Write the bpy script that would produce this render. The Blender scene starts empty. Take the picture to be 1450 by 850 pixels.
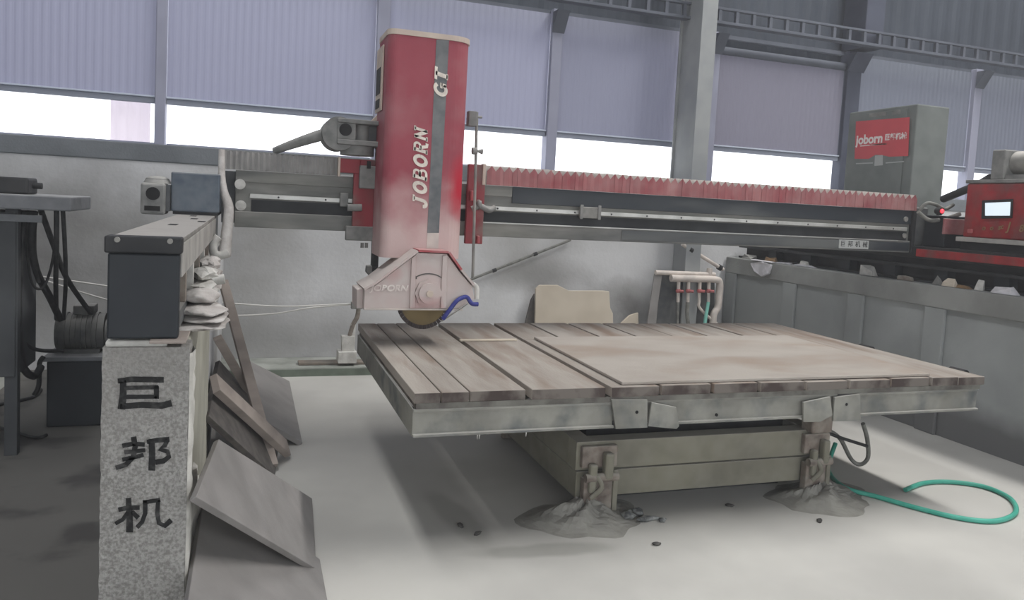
import bpy, bmesh, math, random
from mathutils import Vector, Matrix
random.seed(7)

# ------------------------------------------------------------------ camera
D = math.pi / 180
YAW, PITCH, ROLL = 18.9 * D, 4.12 * D, -3.02 * D
FPX, PPX, PPY = 1087.5, 725.0, 368.6
CAM = Vector((0, 0, 1.55))
fwd = Vector((math.sin(YAW) * math.cos(PITCH), math.cos(YAW) * math.cos(PITCH), -math.sin(PITCH)))
_r = Vector((math.cos(YAW), -math.sin(YAW), 0))
_d = fwd.cross(_r)
right = math.cos(ROLL) * _r + math.sin(ROLL) * _d
down = -math.sin(ROLL) * _r + math.cos(ROLL) * _d
cam_data = bpy.data.cameras.new('camera')
cam_data.sensor_width = 36.0
cam_data.lens = FPX / 1450 * 36.0
cam_data.shift_y = (PPY - 425.0) / 1450
cam = bpy.data.objects.new('camera', cam_data)
bpy.context.collection.objects.link(cam)
mw = Matrix((right, -down, -fwd)).transposed().to_4x4()
mw.translation = CAM
cam.matrix_world = mw
sc = bpy.context.scene
sc.camera = cam
sc.view_settings.view_transform = 'Standard'
sc.view_settings.look = 'None'
sc.view_settings.gamma = 1
sc.view_settings.use_curve_mapping = False
sc.view_settings.exposure = 0.27

def ray(x, y):
    return right * ((x - PPX) / FPX) + down * ((y - PPY) / FPX) + fwd
def PX(x, y, X):
    d = ray(x, y); return CAM + d * ((X - CAM.x) / d.x)
def PY(x, y, Y):
    d = ray(x, y); return CAM + d * ((Y - CAM.y) / d.y)
def PZ(x, y, Z=0.0):
    d = ray(x, y); return CAM + d * ((Z - CAM.z) / d.z)
def PP(x, y, a, b, c):
    n = (b - a).cross(c - a); d = ray(x, y)
    return CAM + d * ((a - CAM).dot(n) / d.dot(n))

# ------------------------------------------------------------------ world and light
def lin(c):
    return tuple(((v / 255) / 12.92 if v / 255 <= .04045 else ((v / 255 + .055) / 1.055) ** 2.4) for v in c) + (1.0,)
world = bpy.data.worlds.new('world'); sc.world = world; world.use_nodes = True
bg = world.node_tree.nodes['Background']
bg.inputs[0].default_value = (0.93, 0.96, 1.0, 1); bg.inputs[1].default_value = 2.0

COL = bpy.context.collection
def area(name, loc, sx, sy, power, col=(1, 1, 1), rot=(0, 0, 0)):
    l = bpy.data.lights.new(name, 'AREA'); l.shape = 'RECTANGLE'; l.size = sx; l.size_y = sy; l.energy = power; l.color = col
    o = bpy.data.objects.new(name, l); o.location = loc; o.rotation_euler = rot; COL.objects.link(o); return o
# overhead area lamps: skylight key, plus an added fill on the left
area('overhead_lamp', (7.3, 3.2, 9.85), .8, 8.0, 900, (1, .985, .965))
area('overhead_lamp', (-1.2, 2.5, 9.85), 1.2, 8.0, 330, (.97, .98, 1))  # unseen fill lamp, added to lift the shade beside the table

# ------------------------------------------------------------------ materials
def mat(name, c1, c2=None, scale=5.0, rough=.8, metal=0.0, dust=None, dust_amt=0.0, bump=0.0, bscale=60.0, c3=None, s3=1.2, spec=.3, lo=.4, hi=.62, stretch=(1, 1, 1), rnd=0.0):
    m = bpy.data.materials.new(name); m.use_nodes = True
    nt = m.node_tree; N = nt.nodes; L = nt.links
    b = N['Principled BSDF']; b.inputs['Roughness'].default_value = rough; b.inputs['Metallic'].default_value = metal
    b.inputs['Specular IOR Level'].default_value = spec
    tc = N.new('ShaderNodeTexCoord'); mp = N.new('ShaderNodeMapping'); mp.inputs['Scale'].default_value = stretch
    L.new(tc.outputs['Object'], mp.inputs[0])
    oi = N.new('ShaderNodeObjectInfo')
    if rnd:
        ad = N.new('ShaderNodeVectorMath'); ad.operation = 'ADD'
        ml = N.new('ShaderNodeMath'); ml.operation = 'MULTIPLY'; ml.inputs[1].default_value = 37.0
        L.new(oi.outputs['Random'], ml.inputs[0]); L.new(mp.outputs[0], ad.inputs[0]); L.new(ml.outputs[0], ad.inputs[1]); vec = ad.outputs[0]
    else:
        vec = mp.outputs[0]
    def noise(s, det=5.0):
        n = N.new('ShaderNodeTexNoise'); n.inputs['Scale'].default_value = s; n.inputs['Detail'].default_value = det
        L.new(vec, n.inputs['Vector']); return n.outputs[0]
    def ramp(src, a, bb):
        r = N.new('ShaderNodeMapRange'); r.inputs[1].default_value = a; r.inputs[2].default_value = bb; L.new(src, r.inputs[0]); return r.outputs[0]
    def mix(f, a, bcol):
        x = N.new('ShaderNodeMix'); x.data_type = 'RGBA'
        if f is not None: L.new(f, x.inputs[0])
        for i, v in ((6, a), (7, bcol)):
            if isinstance(v, tuple): x.inputs[i].default_value = v
            else: L.new(v, x.inputs[i])
        return x.outputs[2]
    col = lin(c1)
    if c2: col = mix(ramp(noise(scale), lo, hi), col, lin(c2))
    if c3: col = mix(ramp(noise(s3, 6.0), .48, .7), col, lin(c3))
    if dust:
        g = N.new('ShaderNodeNewGeometry'); sp = N.new('ShaderNodeSeparateXYZ'); L.new(g.outputs['Normal'], sp.inputs[0])
        u = ramp(sp.outputs[2], .15, .9)
        n2 = ramp(noise(scale * 2.5 + 3), .25, .75)
        a1 = N.new('ShaderNodeMath'); a1.operation = 'MULTIPLY_ADD'; L.new(u, a1.inputs[0]); a1.inputs[1].default_value = .75
        m2 = N.new('ShaderNodeMath'); m2.operation = 'MULTIPLY'; L.new(n2, m2.inputs[0]); m2.inputs[1].default_value = dust_amt
        L.new(m2.outputs[0], a1.inputs[2]); a1.use_clamp = True
        col = mix(a1.outputs[0], col, lin(dust))
    if rnd:
        hs = N.new('ShaderNodeHueSaturation'); r = ramp(oi.outputs['Random'], 0, 1)
        mr = N.new('ShaderNodeMapRange'); mr.inputs[3].default_value = 1 - rnd; mr.inputs[4].default_value = 1 + rnd; L.new(oi.outputs['Random'], mr.inputs[0])
        L.new(mr.outputs[0], hs.inputs['Value']); L.new(col, hs.inputs['Color']) if not isinstance(col, tuple) else None
        col = hs.outputs[0]
    if isinstance(col, tuple): b.inputs['Base Color'].default_value = col
    else: L.new(col, b.inputs['Base Color'])
    if bump:
        bp = N.new('ShaderNodeBump'); bp.inputs['Strength'].default_value = bump; bp.inputs['Distance'].default_value = .01
        L.new(noise(bscale, 4.0), bp.inputs['Height']); L.new(bp.outputs[0], b.inputs['Normal'])
    return m

DUST = (188, 184, 178)
M = {}
M['wallb'] = mat('plaster_grey', (212, 212, 213), (198, 198, 199), 1.6, .92, bump=.25, bscale=30, c3=(172, 171, 169), s3=.9)
M['cap'] = mat('cap_concrete', (120, 124, 128), (108, 112, 116), 3, .9, bump=.2)
M['kerb'] = mat('kerb_concrete', (168, 170, 164), (140, 143, 136), 4, .9, bump=.2)
M['kerbdark'] = mat('kerb_strip', (132, 122, 112), (115, 110, 104), 8, .8)
M['kerbgreen'] = mat('kerb_face', (118, 128, 116), (100, 108, 98), 6, .8)
M['pillar'] = mat('rough_render', (160, 158, 154), (128, 126, 122), 120, .95, bump=.6, bscale=120, c3=(142, 139, 135), s3=2.2)
M['pale'] = mat('pale_concrete', (172, 170, 158), (158, 156, 145), 5, .9, bump=.15, c3=(148, 146, 134), s3=2)
M['slurry'] = mat('dried_slurry', (205, 203, 197), (184, 182, 176), 14, .95, bump=.6, bscale=40)
M['ink'] = mat('black_paint', (34, 34, 34), (72, 71, 70), 45, .8, lo=.5, hi=.72, bump=.3)
M['steel'] = mat('dusty_steel', (128, 127, 122), (98, 98, 95), 5, .7, dust=DUST, dust_amt=.35, c3=(84, 85, 84), s3=2)
M['steeld'] = mat('dark_steel', (62, 66, 70), (84, 86, 86), 4, .6, dust=(150, 148, 144), dust_amt=.22, c3=(48, 51, 56), s3=1.5)
M['beam'] = mat('beam_paint', (112, 112, 106), (88, 90, 88), 2.5, .65, dust=DUST, dust_amt=.25, c3=(52, 57, 62), s3=.75, stretch=(.5, 1, 2.2))
M['navyd'] = mat('dark_blue_steel', (46, 51, 57), (60, 64, 68), 3, .55, c3=(96, 98, 97), s3=1.6, stretch=(.5, 1, 2.5))
M['groove'] = mat('beam_groove', (54, 56, 58), (40, 42, 44), 5, .7)
M['railwhite'] = mat('polished_rail', (190, 190, 186), (168, 168, 164), 7, .4, .3)
M['black'] = mat('black_steel', (38, 39, 41), (52, 52, 53), 6, .6)
M['blueblack'] = mat('blue_black_paint', (34, 38, 43), (42, 46, 50), 4, .5)
M['navy'] = mat('navy_paint', (62, 74, 88), (84, 94, 104), 6, .6, dust=(150, 150, 150), dust_amt=.25)
M['topcover'] = mat('cover_plate', (146, 143, 139), (124, 121, 117), 6, .8, dust=(160, 156, 152), dust_amt=.3, c3=(112, 110, 107), s3=3)
M['skirt'] = mat('skirt_plate', (172, 169, 164), (150, 147, 143), 8, .8)
M['red'] = mat('red_paint', (172, 44, 56), (150, 38, 48), 5, .5, dust=(190, 150, 148), dust_amt=.3, c3=(165, 96, 98), s3=2)
M['reddull'] = mat('dull_red_plate', (146, 60, 68), (124, 84, 82), 4, .75, c3=(128, 118, 112), s3=4)
M['reddust'] = mat('dusty_red_guard', (190, 172, 169), (194, 184, 180), 6, .8, dust=(205, 196, 190), dust_amt=.4, c3=(182, 120, 124), s3=4.5)
M['rednew'] = mat('red_panel', (168, 30, 38), (140, 28, 34), 8, .5, dust=(120, 100, 95), dust_amt=.3, c3=(110, 62, 62), s3=6)
M['stripe'] = mat('grey_stripe', (88, 92, 96), (108, 110, 112), 9, .7, dust=DUST, dust_amt=.15)
M['cream'] = mat('cream_rim', (200, 186, 172), (186, 170, 158), 8, .8)
M['letter'] = mat('cream_letter', (226, 217, 205), (206, 196, 186), 20, .7)
M['emboss'] = mat('dusty_letter', (222, 214, 208), (204, 190, 186), 30, .8)
M['bell_red'] = mat('bellows_red', (148, 72, 78), (136, 68, 74), 3, .7, dust=(200, 195, 188), dust_amt=.22, c3=(164, 108, 108), s3=4)
M['liner'] = mat('bellows_liner', (214, 208, 200), (190, 184, 178), 12, .9)
M['bell_grey'] = mat('bellows_grey', (140, 138, 136), (118, 117, 116), 5, .8, dust=(186, 184, 180), dust_amt=.3)
M['cast'] = mat('cast_housing', (124, 124, 122), (100, 101, 100), 9, .75, dust=(165, 163, 158), dust_amt=.35)
M['hole'] = mat('dark_bore', (30, 30, 31), (40, 40, 40), 9, .8)
M['white'] = mat('dusty_white', (205, 203, 198), (180, 178, 173), 14, .85, bump=.4, bscale=30)
M['cloth'] = mat('dusty_rag', (196, 192, 188), (168, 162, 158), 12, .95, bump=.7, bscale=35)
M['blade'] = mat('blade_steel', (104, 90, 62), (84, 74, 54), 7, .35, .6)
M['bladerim'] = mat('blade_segment', (52, 44, 44), (66, 56, 54), 30, .6)
M['bluehose'] = mat('blue_hose', (52, 56, 128), (66, 72, 140), 30, .5)
M['green'] = mat('green_hose', (64, 158, 138), (84, 176, 156), 9, .45)
M['teal'] = mat('teal_tube', (128, 190, 176), (110, 170, 160), 9, .5)
M['cable'] = mat('black_cable', (40, 41, 42), (58, 58, 58), 20, .6)
M['greycable'] = mat('grey_conduit', (128, 128, 122), (104, 104, 100), 20, .7)
M['cord'] = mat('white_cord', (212, 210, 205), None, 9, .8)
M['slat'] = mat('worn_plank', (162, 155, 147), (150, 142, 134), 3.0, .85, bump=.3, bscale=30, c3=(128, 112, 100), s3=2.0, stretch=(3.5, .6, 1), rnd=.07)
M['board'] = mat('slab_board', (168, 161, 153), (158, 150, 142), 2.2, .8, bump=.2, c3=(148, 133, 120), s3=1.6, stretch=(.8, 1.6, 1))
M['endwood'] = mat('wet_end', (112, 105, 99), (70, 60, 57), 7, .75, lo=.45, hi=.6)
M['endwood2'] = mat('wet_bearer', (118, 117, 110), (88, 84, 80), 9, .75)
M['frame'] = mat('table_frame', (140, 139, 131), (116, 115, 108), 4, .85, dust=(186, 184, 178), dust_amt=.2, c3=(88, 92, 93), s3=6)
M['base'] = mat('base_frame', (126, 123, 108), (112, 109, 97), 3, .85, dust=(165, 162, 152), dust_amt=.3)
M['rust'] = mat('rusty_hinge', (112, 98, 90), (146, 138, 128), 12, .85, dust=(165, 160, 150), dust_amt=.35, c3=(76, 64, 60), s3=8)
M['mound'] = mat('cement_mound', (156, 154, 147), (134, 132, 126), 6, .95, bump=.7, bscale=25)
M['debris'] = mat('debris', (150, 152, 150), (86, 88, 88), 25, .9, rnd=.2)
M['slabdark'] = mat('slate_slab', (138, 135, 133), (128, 125, 123), 5, .75, bump=.12, c3=(146, 142, 140), s3=3)
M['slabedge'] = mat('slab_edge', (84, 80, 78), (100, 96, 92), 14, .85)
M['plank'] = mat('pinkish_plank', (164, 153, 145), (148, 138, 131), 5, .9, stretch=(1, 1, 3))
M['stone'] = mat('cream_stone', (202, 191, 175), (192, 181, 165), 3, .85)
M['pvc'] = mat('pvc_pipe', (206, 196, 188), (184, 176, 170), 9, .6)
M['valve'] = mat('valve_red', (176, 96, 96), (150, 90, 90), 9, .6)
M['cabinet'] = mat('cabinet_grey', (118, 122, 119), (108, 112, 110), 5, .7, c3=(98, 102, 99), s3=2)
M['poster'] = mat('poster_red', (200, 78, 84), (192, 74, 80), 4, .5)
M['print'] = mat('poster_print', (226, 218, 214), None, 4, .6)
M['postgrey'] = mat('poster_grey_print', (168, 170, 168), None, 4, .6)
M['column'] = mat('column_paint', (150, 152, 152), (136, 139, 141), 3, .7)
M['girder'] = mat('girder_paint', (92, 96, 106), (82, 86, 96), 3, .7)
M['darkpost'] = mat('dark_post', (74, 78, 92), (64, 68, 82), 3, .7)
M['clad'] = mat('cladding', (64, 70, 80), (58, 64, 74), 1.5, .6)
M['post'] = mat('window_post', (150, 151, 168), (142, 143, 160), 3, .6)
M['bagwhite'] = mat('plastic_bag', (214, 212, 216), (190, 188, 192), 14, .6)
M['woodblk'] = mat('wood_block', (148, 120, 88), (120, 98, 74), 12, .9)
M['bench'] = mat('bench_top', (104, 106, 110), (84, 86, 90), 6, .7, dust=(150, 150, 150), dust_amt=.3)
M['benchdark'] = mat('bench_panel', (64, 66, 68), (82, 84, 86), 3, .8)
M['motor'] = mat('motor_paint', (72, 74, 75), (92, 92, 90), 9, .7, dust=(140, 138, 134), dust_amt=.2)
M['roof'] = mat('roof_sheet', (150, 154, 160), (140, 144, 150), 2, .7)
M['chip'] = mat('dark_chip', (70, 68, 66), (96, 94, 90), 20, .9)

# right wall with a darker, ragged-topped band near the floor
def low_band_mat(name, base, base2, dark, axis, z0, z1, wob):
    m = mat(name, base, base2, 1.8, .9, bump=.25, bscale=30, c3=tuple(int(v * .86) for v in base), s3=1.1)
    nt = m.node_tree; N = nt.nodes; L = nt.links; b = N['Principled BSDF']
    src = b.inputs['Base Color'].links[0].from_socket
    tc = N.new('ShaderNodeTexCoord'); sp = N.new('ShaderNodeSeparateXYZ'); L.new(tc.outputs['Object'], sp.inputs[0])
    n = N.new('ShaderNodeTexNoise'); n.inputs['Scale'].default_value = 2.2; n.inputs['Detail'].default_value = 6; L.new(tc.outputs['Object'], n.inputs['Vector'])
    ma = N.new('ShaderNodeMath'); ma.operation = 'MULTIPLY_ADD'; L.new(n.outputs[0], ma.inputs[0]); ma.inputs[1].default_value = -wob; L.new(sp.outputs[axis], ma.inputs[2])
    r = N.new('ShaderNodeMapRange'); r.inputs[1].default_value = z1; r.inputs[2].default_value = z0; L.new(ma.outputs[0], r.inputs[0])
    x = N.new('ShaderNodeMix'); x.data_type = 'RGBA'; L.new(r.outputs[0], x.inputs[0]); L.new(src, x.inputs[6]); x.inputs[7].default_value = lin(dark)
    L.new(x.outputs[2], b.inputs['Base Color'])
    return m
M['wallr'] = low_band_mat('rail_wall_plaster', (160, 163, 162), (146, 149, 148), (104, 104, 104), 2, .02, .2, .3)
def stain_shade_blobs(m, blobs, dark):
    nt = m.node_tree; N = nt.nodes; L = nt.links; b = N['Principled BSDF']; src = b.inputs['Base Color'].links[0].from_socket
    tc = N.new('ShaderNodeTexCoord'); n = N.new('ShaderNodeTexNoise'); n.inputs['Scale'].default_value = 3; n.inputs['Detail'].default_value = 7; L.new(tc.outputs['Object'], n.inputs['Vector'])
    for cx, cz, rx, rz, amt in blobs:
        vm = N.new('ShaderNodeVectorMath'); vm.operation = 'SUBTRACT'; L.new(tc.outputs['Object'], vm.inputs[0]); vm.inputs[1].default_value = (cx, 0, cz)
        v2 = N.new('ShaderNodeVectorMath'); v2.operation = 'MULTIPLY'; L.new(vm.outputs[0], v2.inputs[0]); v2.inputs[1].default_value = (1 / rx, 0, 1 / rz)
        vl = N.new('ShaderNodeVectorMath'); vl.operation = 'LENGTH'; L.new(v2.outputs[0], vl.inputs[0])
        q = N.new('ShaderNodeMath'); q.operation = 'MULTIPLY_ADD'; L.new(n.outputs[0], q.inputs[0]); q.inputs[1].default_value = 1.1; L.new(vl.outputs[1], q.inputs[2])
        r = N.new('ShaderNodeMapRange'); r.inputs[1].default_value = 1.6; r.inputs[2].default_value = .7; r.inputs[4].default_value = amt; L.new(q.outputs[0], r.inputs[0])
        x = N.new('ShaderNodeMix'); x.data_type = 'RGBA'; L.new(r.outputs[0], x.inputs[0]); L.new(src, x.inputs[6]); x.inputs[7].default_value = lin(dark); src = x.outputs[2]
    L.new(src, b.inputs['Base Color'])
stain_shade_blobs(M['wallb'], [(3.75, .55, .55, .35, .8), (2.75, .85, .6, .2, .45), (4.5, .45, .5, .5, .7), (.6, .3, 2.2, .28, .35), (-2.2, 1.2, 2.1, 1.0, .6)], (104, 102, 99))  # last blob paints the weaker light on the left into the wall colour
M['wallr2'] = mat('rail_wall_band', (152, 153, 150), (136, 137, 134), 3, .9, bump=.3, c3=(124, 124, 122), s3=2)

# blinds: thin coated sheet that lets some daylight through
def blind_mat(name, c, tr, tc=(190, 188, 225)):
    m = bpy.data.materials.new(name); m.use_nodes = True; nt = m.node_tree; N = nt.nodes; L = nt.links
    b = N['Principled BSDF']; b.inputs['Roughness'].default_value = .6; b.inputs['Base Color'].default_value = lin(c)
    t = N.new('ShaderNodeBsdfTranslucent'); t.inputs[0].default_value = lin(tc)
    x = N.new('ShaderNodeMixShader'); x.inputs[0].default_value = tr
    L.new(b.outputs[0], x.inputs[1]); L.new(t.outputs[0], x.inputs[2]); L.new(x.outputs[0], N['Material Output'].inputs[0]); return m
M['blind'] = blind_mat('blind_sheet', (146, 148, 166), .07)
M['blindr'] = blind_mat('blind_sheet_dim', (116, 113, 124), .035)  # right-hand blinds: weaker backlight put into darker copies of the sheet
M['blindd'] = blind_mat('blind_sheet_mid', (128, 130, 146), .05)
M['blindb'] = blind_mat('blind_sheet_blue', (108, 113, 124), .03)
M['blindband'] = mat('blind_band', (134, 139, 152), None, 4, .5)
M['blindrail'] = mat('blind_rail', (186, 192, 206), None, 4, .5)
M['curtain'] = blind_mat('pale_curtain', (214, 206, 214), .35, (235, 222, 232))

# red column: dust thickens to a pale coat towards the bottom with a ragged edge, one wiped bright patch
def column_mat():
    m = mat('column_red', (154, 76, 86), (146, 68, 79), 4, .7, c3=(160, 106, 110), s3=2.5, bump=.05)
    nt = m.node_tree; N = nt.nodes; L = nt.links; b = N['Principled BSDF']
    src = b.inputs['Base Color'].links[0].from_socket
    tc = N.new('ShaderNodeTexCoord'); sp = N.new('ShaderNodeSeparateXYZ'); L.new(tc.outputs['Object'], sp.inputs[0])
    n = N.new('ShaderNodeTexNoise'); n.inputs['Scale'].default_value = 5; n.inputs['Detail'].default_value = 8; L.new(tc.outputs['Object'], n.inputs['Vector'])
    ma = N.new('ShaderNodeMath'); ma.operation = 'MULTIPLY_ADD'; L.new(n.outputs[0], ma.inputs[0]); ma.inputs[1].default_value = -.5; L.new(sp.outputs[2], ma.inputs[2])
    r = N.new('ShaderNodeMapRange'); r.inputs[1].default_value = .24; r.inputs[2].default_value = -.14; r.inputs[4].default_value = .88; L.new(ma.outputs[0], r.inputs[0])
    x = N.new('ShaderNodeMix'); x.data_type = 'RGBA'; L.new(r.outputs[0], x.inputs[0]); L.new(src, x.inputs[6]); x.inputs[7].default_value = lin((200, 178, 174))
    # wiped patch
    vm = N.new('ShaderNodeVectorMath'); vm.operation = 'SUBTRACT'; L.new(tc.outputs['Object'], vm.inputs[0]); vm.inputs[1].default_value = (.215, -.2, .43)
    vs = N.new('ShaderNodeVectorMath'); vs.operation = 'MULTIPLY'; L.new(vm.outputs[0], vs.inputs[0]); vs.inputs[1].default_value = (9, 2, 4.2)
    vl = N.new('ShaderNodeVectorMath'); vl.operation = 'LENGTH'; L.new(vs.outputs[0], vl.inputs[0])
    m3 = N.new('ShaderNodeMath'); m3.operation = 'MULTIPLY_ADD'; L.new(n.outputs[0], m3.inputs[0]); m3.inputs[1].default_value = .8; L.new(vl.outputs[1], m3.inputs[2])
    r2 = N.new('ShaderNodeMapRange'); r2.inputs[1].default_value = 1.3; r2.inputs[2].default_value = .6; L.new(m3.outputs[0], r2.inputs[0])
    x2 = N.new('ShaderNodeMix'); x2.data_type = 'RGBA'; L.new(r2.outputs[0], x2.inputs[0]); L.new(x.outputs[2], x2.inputs[6]); x2.inputs[7].default_value = lin((176, 34, 54))
    L.new(x2.outputs[2], b.inputs['Base Color'])
    return m
M['column_red'] = column_mat()

def floor_mat():
    m = mat('slurry_floor', (196, 194, 188), (184, 182, 177), 1.3, .75, bump=.12, bscale=12, c3=(174, 172, 167), s3=.8)
    nt = m.node_tree; N = nt.nodes; L = nt.links; b = N['Principled BSDF']
    src = b.inputs['Base Color'].links[0].from_socket
    tc = N.new('ShaderNodeTexCoord'); sp = N.new('ShaderNodeSeparateXYZ'); L.new(tc.outputs['Object'], sp.inputs[0])
    def nz(s, d=6):
        n = N.new('ShaderNodeTexNoise'); n.inputs['Scale'].default_value = s; n.inputs['Detail'].default_value = d; L.new(tc.outputs['Object'], n.inputs['Vector']); return n.outputs[0]
    def mr(s, a, bb):
        r = N.new('ShaderNodeMapRange'); r.inputs[1].default_value = a; r.inputs[2].default_value = bb; r.interpolation_type = 'SMOOTHSTEP'; L.new(s, r.inputs[0]); return r.outputs[0]
    def mad(a, k, c):
        q = N.new('ShaderNodeMath'); q.operation = 'MULTIPLY_ADD'; L.new(a, q.inputs[0]); q.inputs[1].default_value = k; L.new(c, q.inputs[2]); return q.outputs[0]
    def mix(f, a, c):
        x = N.new('ShaderNodeMix'); x.data_type = 'RGBA'; L.new(f, x.inputs[0]); L.new(a, x.inputs[6]); x.inputs[7].default_value = lin(c); return x.outputs[2]
    def blob(cx, cy, rx, ry, rot, amt, k=.55):
        vm = N.new('ShaderNodeMapping'); vm.vector_type = 'TEXTURE'; vm.inputs['Location'].default_value = (cx, cy, 0); vm.inputs['Rotation'].default_value = (0, 0, rot); vm.inputs['Scale'].default_value = (rx, ry, 1)
        L.new(tc.outputs['Object'], vm.inputs[0]); vl = N.new('ShaderNodeVectorMath'); vl.operation = 'LENGTH'; L.new(vm.outputs[0], vl.inputs[0])
        f = mr(mad(nz(4.5), k, vl.outputs[1]), 1.25, .75)
        q = N.new('ShaderNodeMath'); q.operation = 'MULTIPLY'; L.new(f, q.inputs[0]); q.inputs[1].default_value = amt; return q.outputs[0]
    col = src
    # wet, darker slurry patches round the table
    for a in ((1.0, 3.55, .11, .5, .15, .35), (1.3, 3.12, .45, .09, -.1, .4)):
        col = mix(blob(*a), col, (118, 117, 110))
    # old dirty floor beyond the left rail wall, shade painted into its colour
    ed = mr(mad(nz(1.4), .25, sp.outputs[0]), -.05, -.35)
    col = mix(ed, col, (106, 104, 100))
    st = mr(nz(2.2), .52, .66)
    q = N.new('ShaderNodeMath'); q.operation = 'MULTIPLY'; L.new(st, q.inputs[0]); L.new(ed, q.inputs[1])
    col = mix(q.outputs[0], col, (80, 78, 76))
    L.new(col, b.inputs['Base Color'])
    return m
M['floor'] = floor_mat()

def emit(name, c, s):
    m = bpy.data.materials.new(name); m.use_nodes = True; b = m.node_tree.nodes['Principled BSDF']
    b.inputs['Base Color'].default_value = lin(c); b.inputs['Emission Color'].default_value = lin(c); b.inputs['Emission Strength'].default_value = s; return m
M['screen'] = emit('lit_screen', (205, 218, 226), .75)
M['led'] = emit('red_led', (255, 40, 50), 4)

# ------------------------------------------------------------------ mesh helpers
class MB:
    def __init__(s): s.v = []; s.f = []; s.sm = []
    def add(s, vs, fs, smooth=False):
        o = len(s.v); s.v += [Vector(p) for p in vs]
        for f in fs: s.f.append([i + o for i in f]); s.sm.append(smooth)
        return s
    def box(s, x0, x1, y0, y1, z0, z1):
        vs = [(x, y, z) for z in (z0, z1) for y in (y0, y1) for x in (x0, x1)]
        return s.add(vs, [(0, 2, 3, 1), (4, 5, 7, 6), (0, 1, 5, 4), (2, 6, 7, 3), (0, 4, 6, 2), (1, 3, 7, 5)])
    def hexa(s, a, b):  # two matching polygons
        n = len(a); vs = list(a) + list(b)
        fs = [tuple(range(n - 1, -1, -1)), tuple(range(n, 2 * n))] + [(i, (i + 1) % n, n + (i + 1) % n, n + i) for i in range(n)]
        return s.add(vs, fs)
    def extr(s, poly, d):
        d = Vector(d); p = [Vector(q) for q in poly]; return s.hexa(p, [q + d for q in p])
    def cyl(s, p0, p1, r, n=14, r1=None, caps=True):
        p0 = Vector(p0); p1 = Vector(p1); ax = (p1 - p0).normalized(); r1 = r if r1 is None else r1
        u = ax.orthogonal().normalized(); w = ax.cross(u)
        A = [p0 + (u * math.cos(2 * math.pi * i / n) + w * math.sin(2 * math.pi * i / n)) * r for i in range(n)]
        B = [p1 + (u * math.cos(2 * math.pi * i / n) + w * math.sin(2 * math.pi * i / n)) * r1 for i in range(n)]
        s.add(A + B, [(i, (i + 1) % n, n + (i + 1) % n, n + i) for i in range(n)], True)
        if caps: s.add(A, [tuple(range(n - 1, -1, -1))]); s.add(B, [tuple(range(n))])
        return s
    def tube(s, pts, r, n=8, sub=6, closed=False):
        P = [Vector(p) for p in pts]
        if sub > 1 and len(P) > 2:
            Q = []
            m = len(P)
            for i in range(m - (0 if closed else 1)):
                if closed: a, b, c, d = P[i - 1], P[i], P[(i + 1) % m], P[(i + 2) % m]
                else: a, b, c, d = P[max(i - 1, 0)], P[i], P[i + 1], P[min(i + 2, m - 1)]
                for k in range(sub):
                    t = k / sub
                    Q.append(.5 * ((2 * b) + (c - a) * t + (2 * a - 5 * b + 4 * c - d) * t * t + (3 * b - a - 3 * c + d) * t ** 3))
            if not closed: Q.append(P[-1])
            P = Q
        rings = []; u = None; m = len(P)
        for i in range(m):
            if closed: t = P[(i + 1) % m] - P[i - 1]
            else: t = P[min(i + 1, m - 1)] - P[max(i - 1, 0)]
            t.normalize()
            u = t.orthogonal() if u is None else u - t * u.dot(t)
            u.normalize(); w = t.cross(u)
            rr = r(i / (m - 1)) if callable(r) else r
            rings.append([P[i] + (u * math.cos(2 * math.pi * k / n) + w * math.sin(2 * math.pi * k / n)) * rr for k in range(n)])
        vs = [p for q in rings for p in q]
        fs = [(i * n + k, i * n + (k + 1) % n, (i + 1) % m * n + (k + 1) % n, (i + 1) % m * n + k) for i in range(m if closed else m - 1) for k in range(n)]
        s.add(vs, fs, True)
        if not closed: s.add(rings[0], [tuple(range(n - 1, -1, -1))]); s.add(rings[-1], [tuple(range(n))])
        return s
    def ball(s, c, rx, ry=None, rz=None, n=12, m=8, jit=0.0, zmin=-1.0):
        ry = ry or rx; rz = rz or rx; c = Vector(c); vs = []; rnd = random.Random(int((c.x * 91 + c.y * 37) * 100))
        for j in range(m + 1):
            th = math.pi * j / m
            for i in range(n):
                ph = 2 * math.pi * i / n; k = 1 + jit * (rnd.random() - .5) * 2
                vs.append(c + Vector((rx * math.sin(th) * math.cos(ph) * k, ry * math.sin(th) * math.sin(ph) * k, rz * max(math.cos(th), zmin) * k)))
        fs = [(j * n + i, (j + 1) * n + i, (j + 1) * n + (i + 1) % n, j * n + (i + 1) % n) for j in range(m) for i in range(n)]
        return s.add(vs, fs, True)
    def build(s, name, m, parent=None, bevel=0.0, origin=None):
        me = bpy.data.meshes.new(name)
        off = parent_off(parent) if parent is not None else Vector(origin or (0, 0, 0))
        me.from_pydata([tuple(p - off) for p in s.v], [], s.f)
        me.polygons.foreach_set('use_smooth', s.sm)
        bm = bmesh.new(); bm.from_mesh(me); bmesh.ops.recalc_face_normals(bm, faces=bm.faces); bm.to_mesh(me); bm.free()
        me.materials.append(M[m])
        o = bpy.data.objects.new(name, me); COL.objects.link(o)
        if parent is not None: o.parent = parent
        else: o.location = off
        if bevel:
            b = o.modifiers.new('bevel', 'BEVEL'); b.width = bevel; b.segments = 2; b.limit_method = 'ANGLE'; b.angle_limit = .6
        return o
def parent_off(p):
    v = Vector((0, 0, 0))
    while p is not None: v += p.location; p = p.parent
    return v
def thing(name, label, cat, loc=(0, 0, 0), group=None):
    o = bpy.data.objects.new(name, None); COL.objects.link(o); o.location = loc; o.empty_display_size = .1
    return tag(o, label, cat, group)
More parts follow.
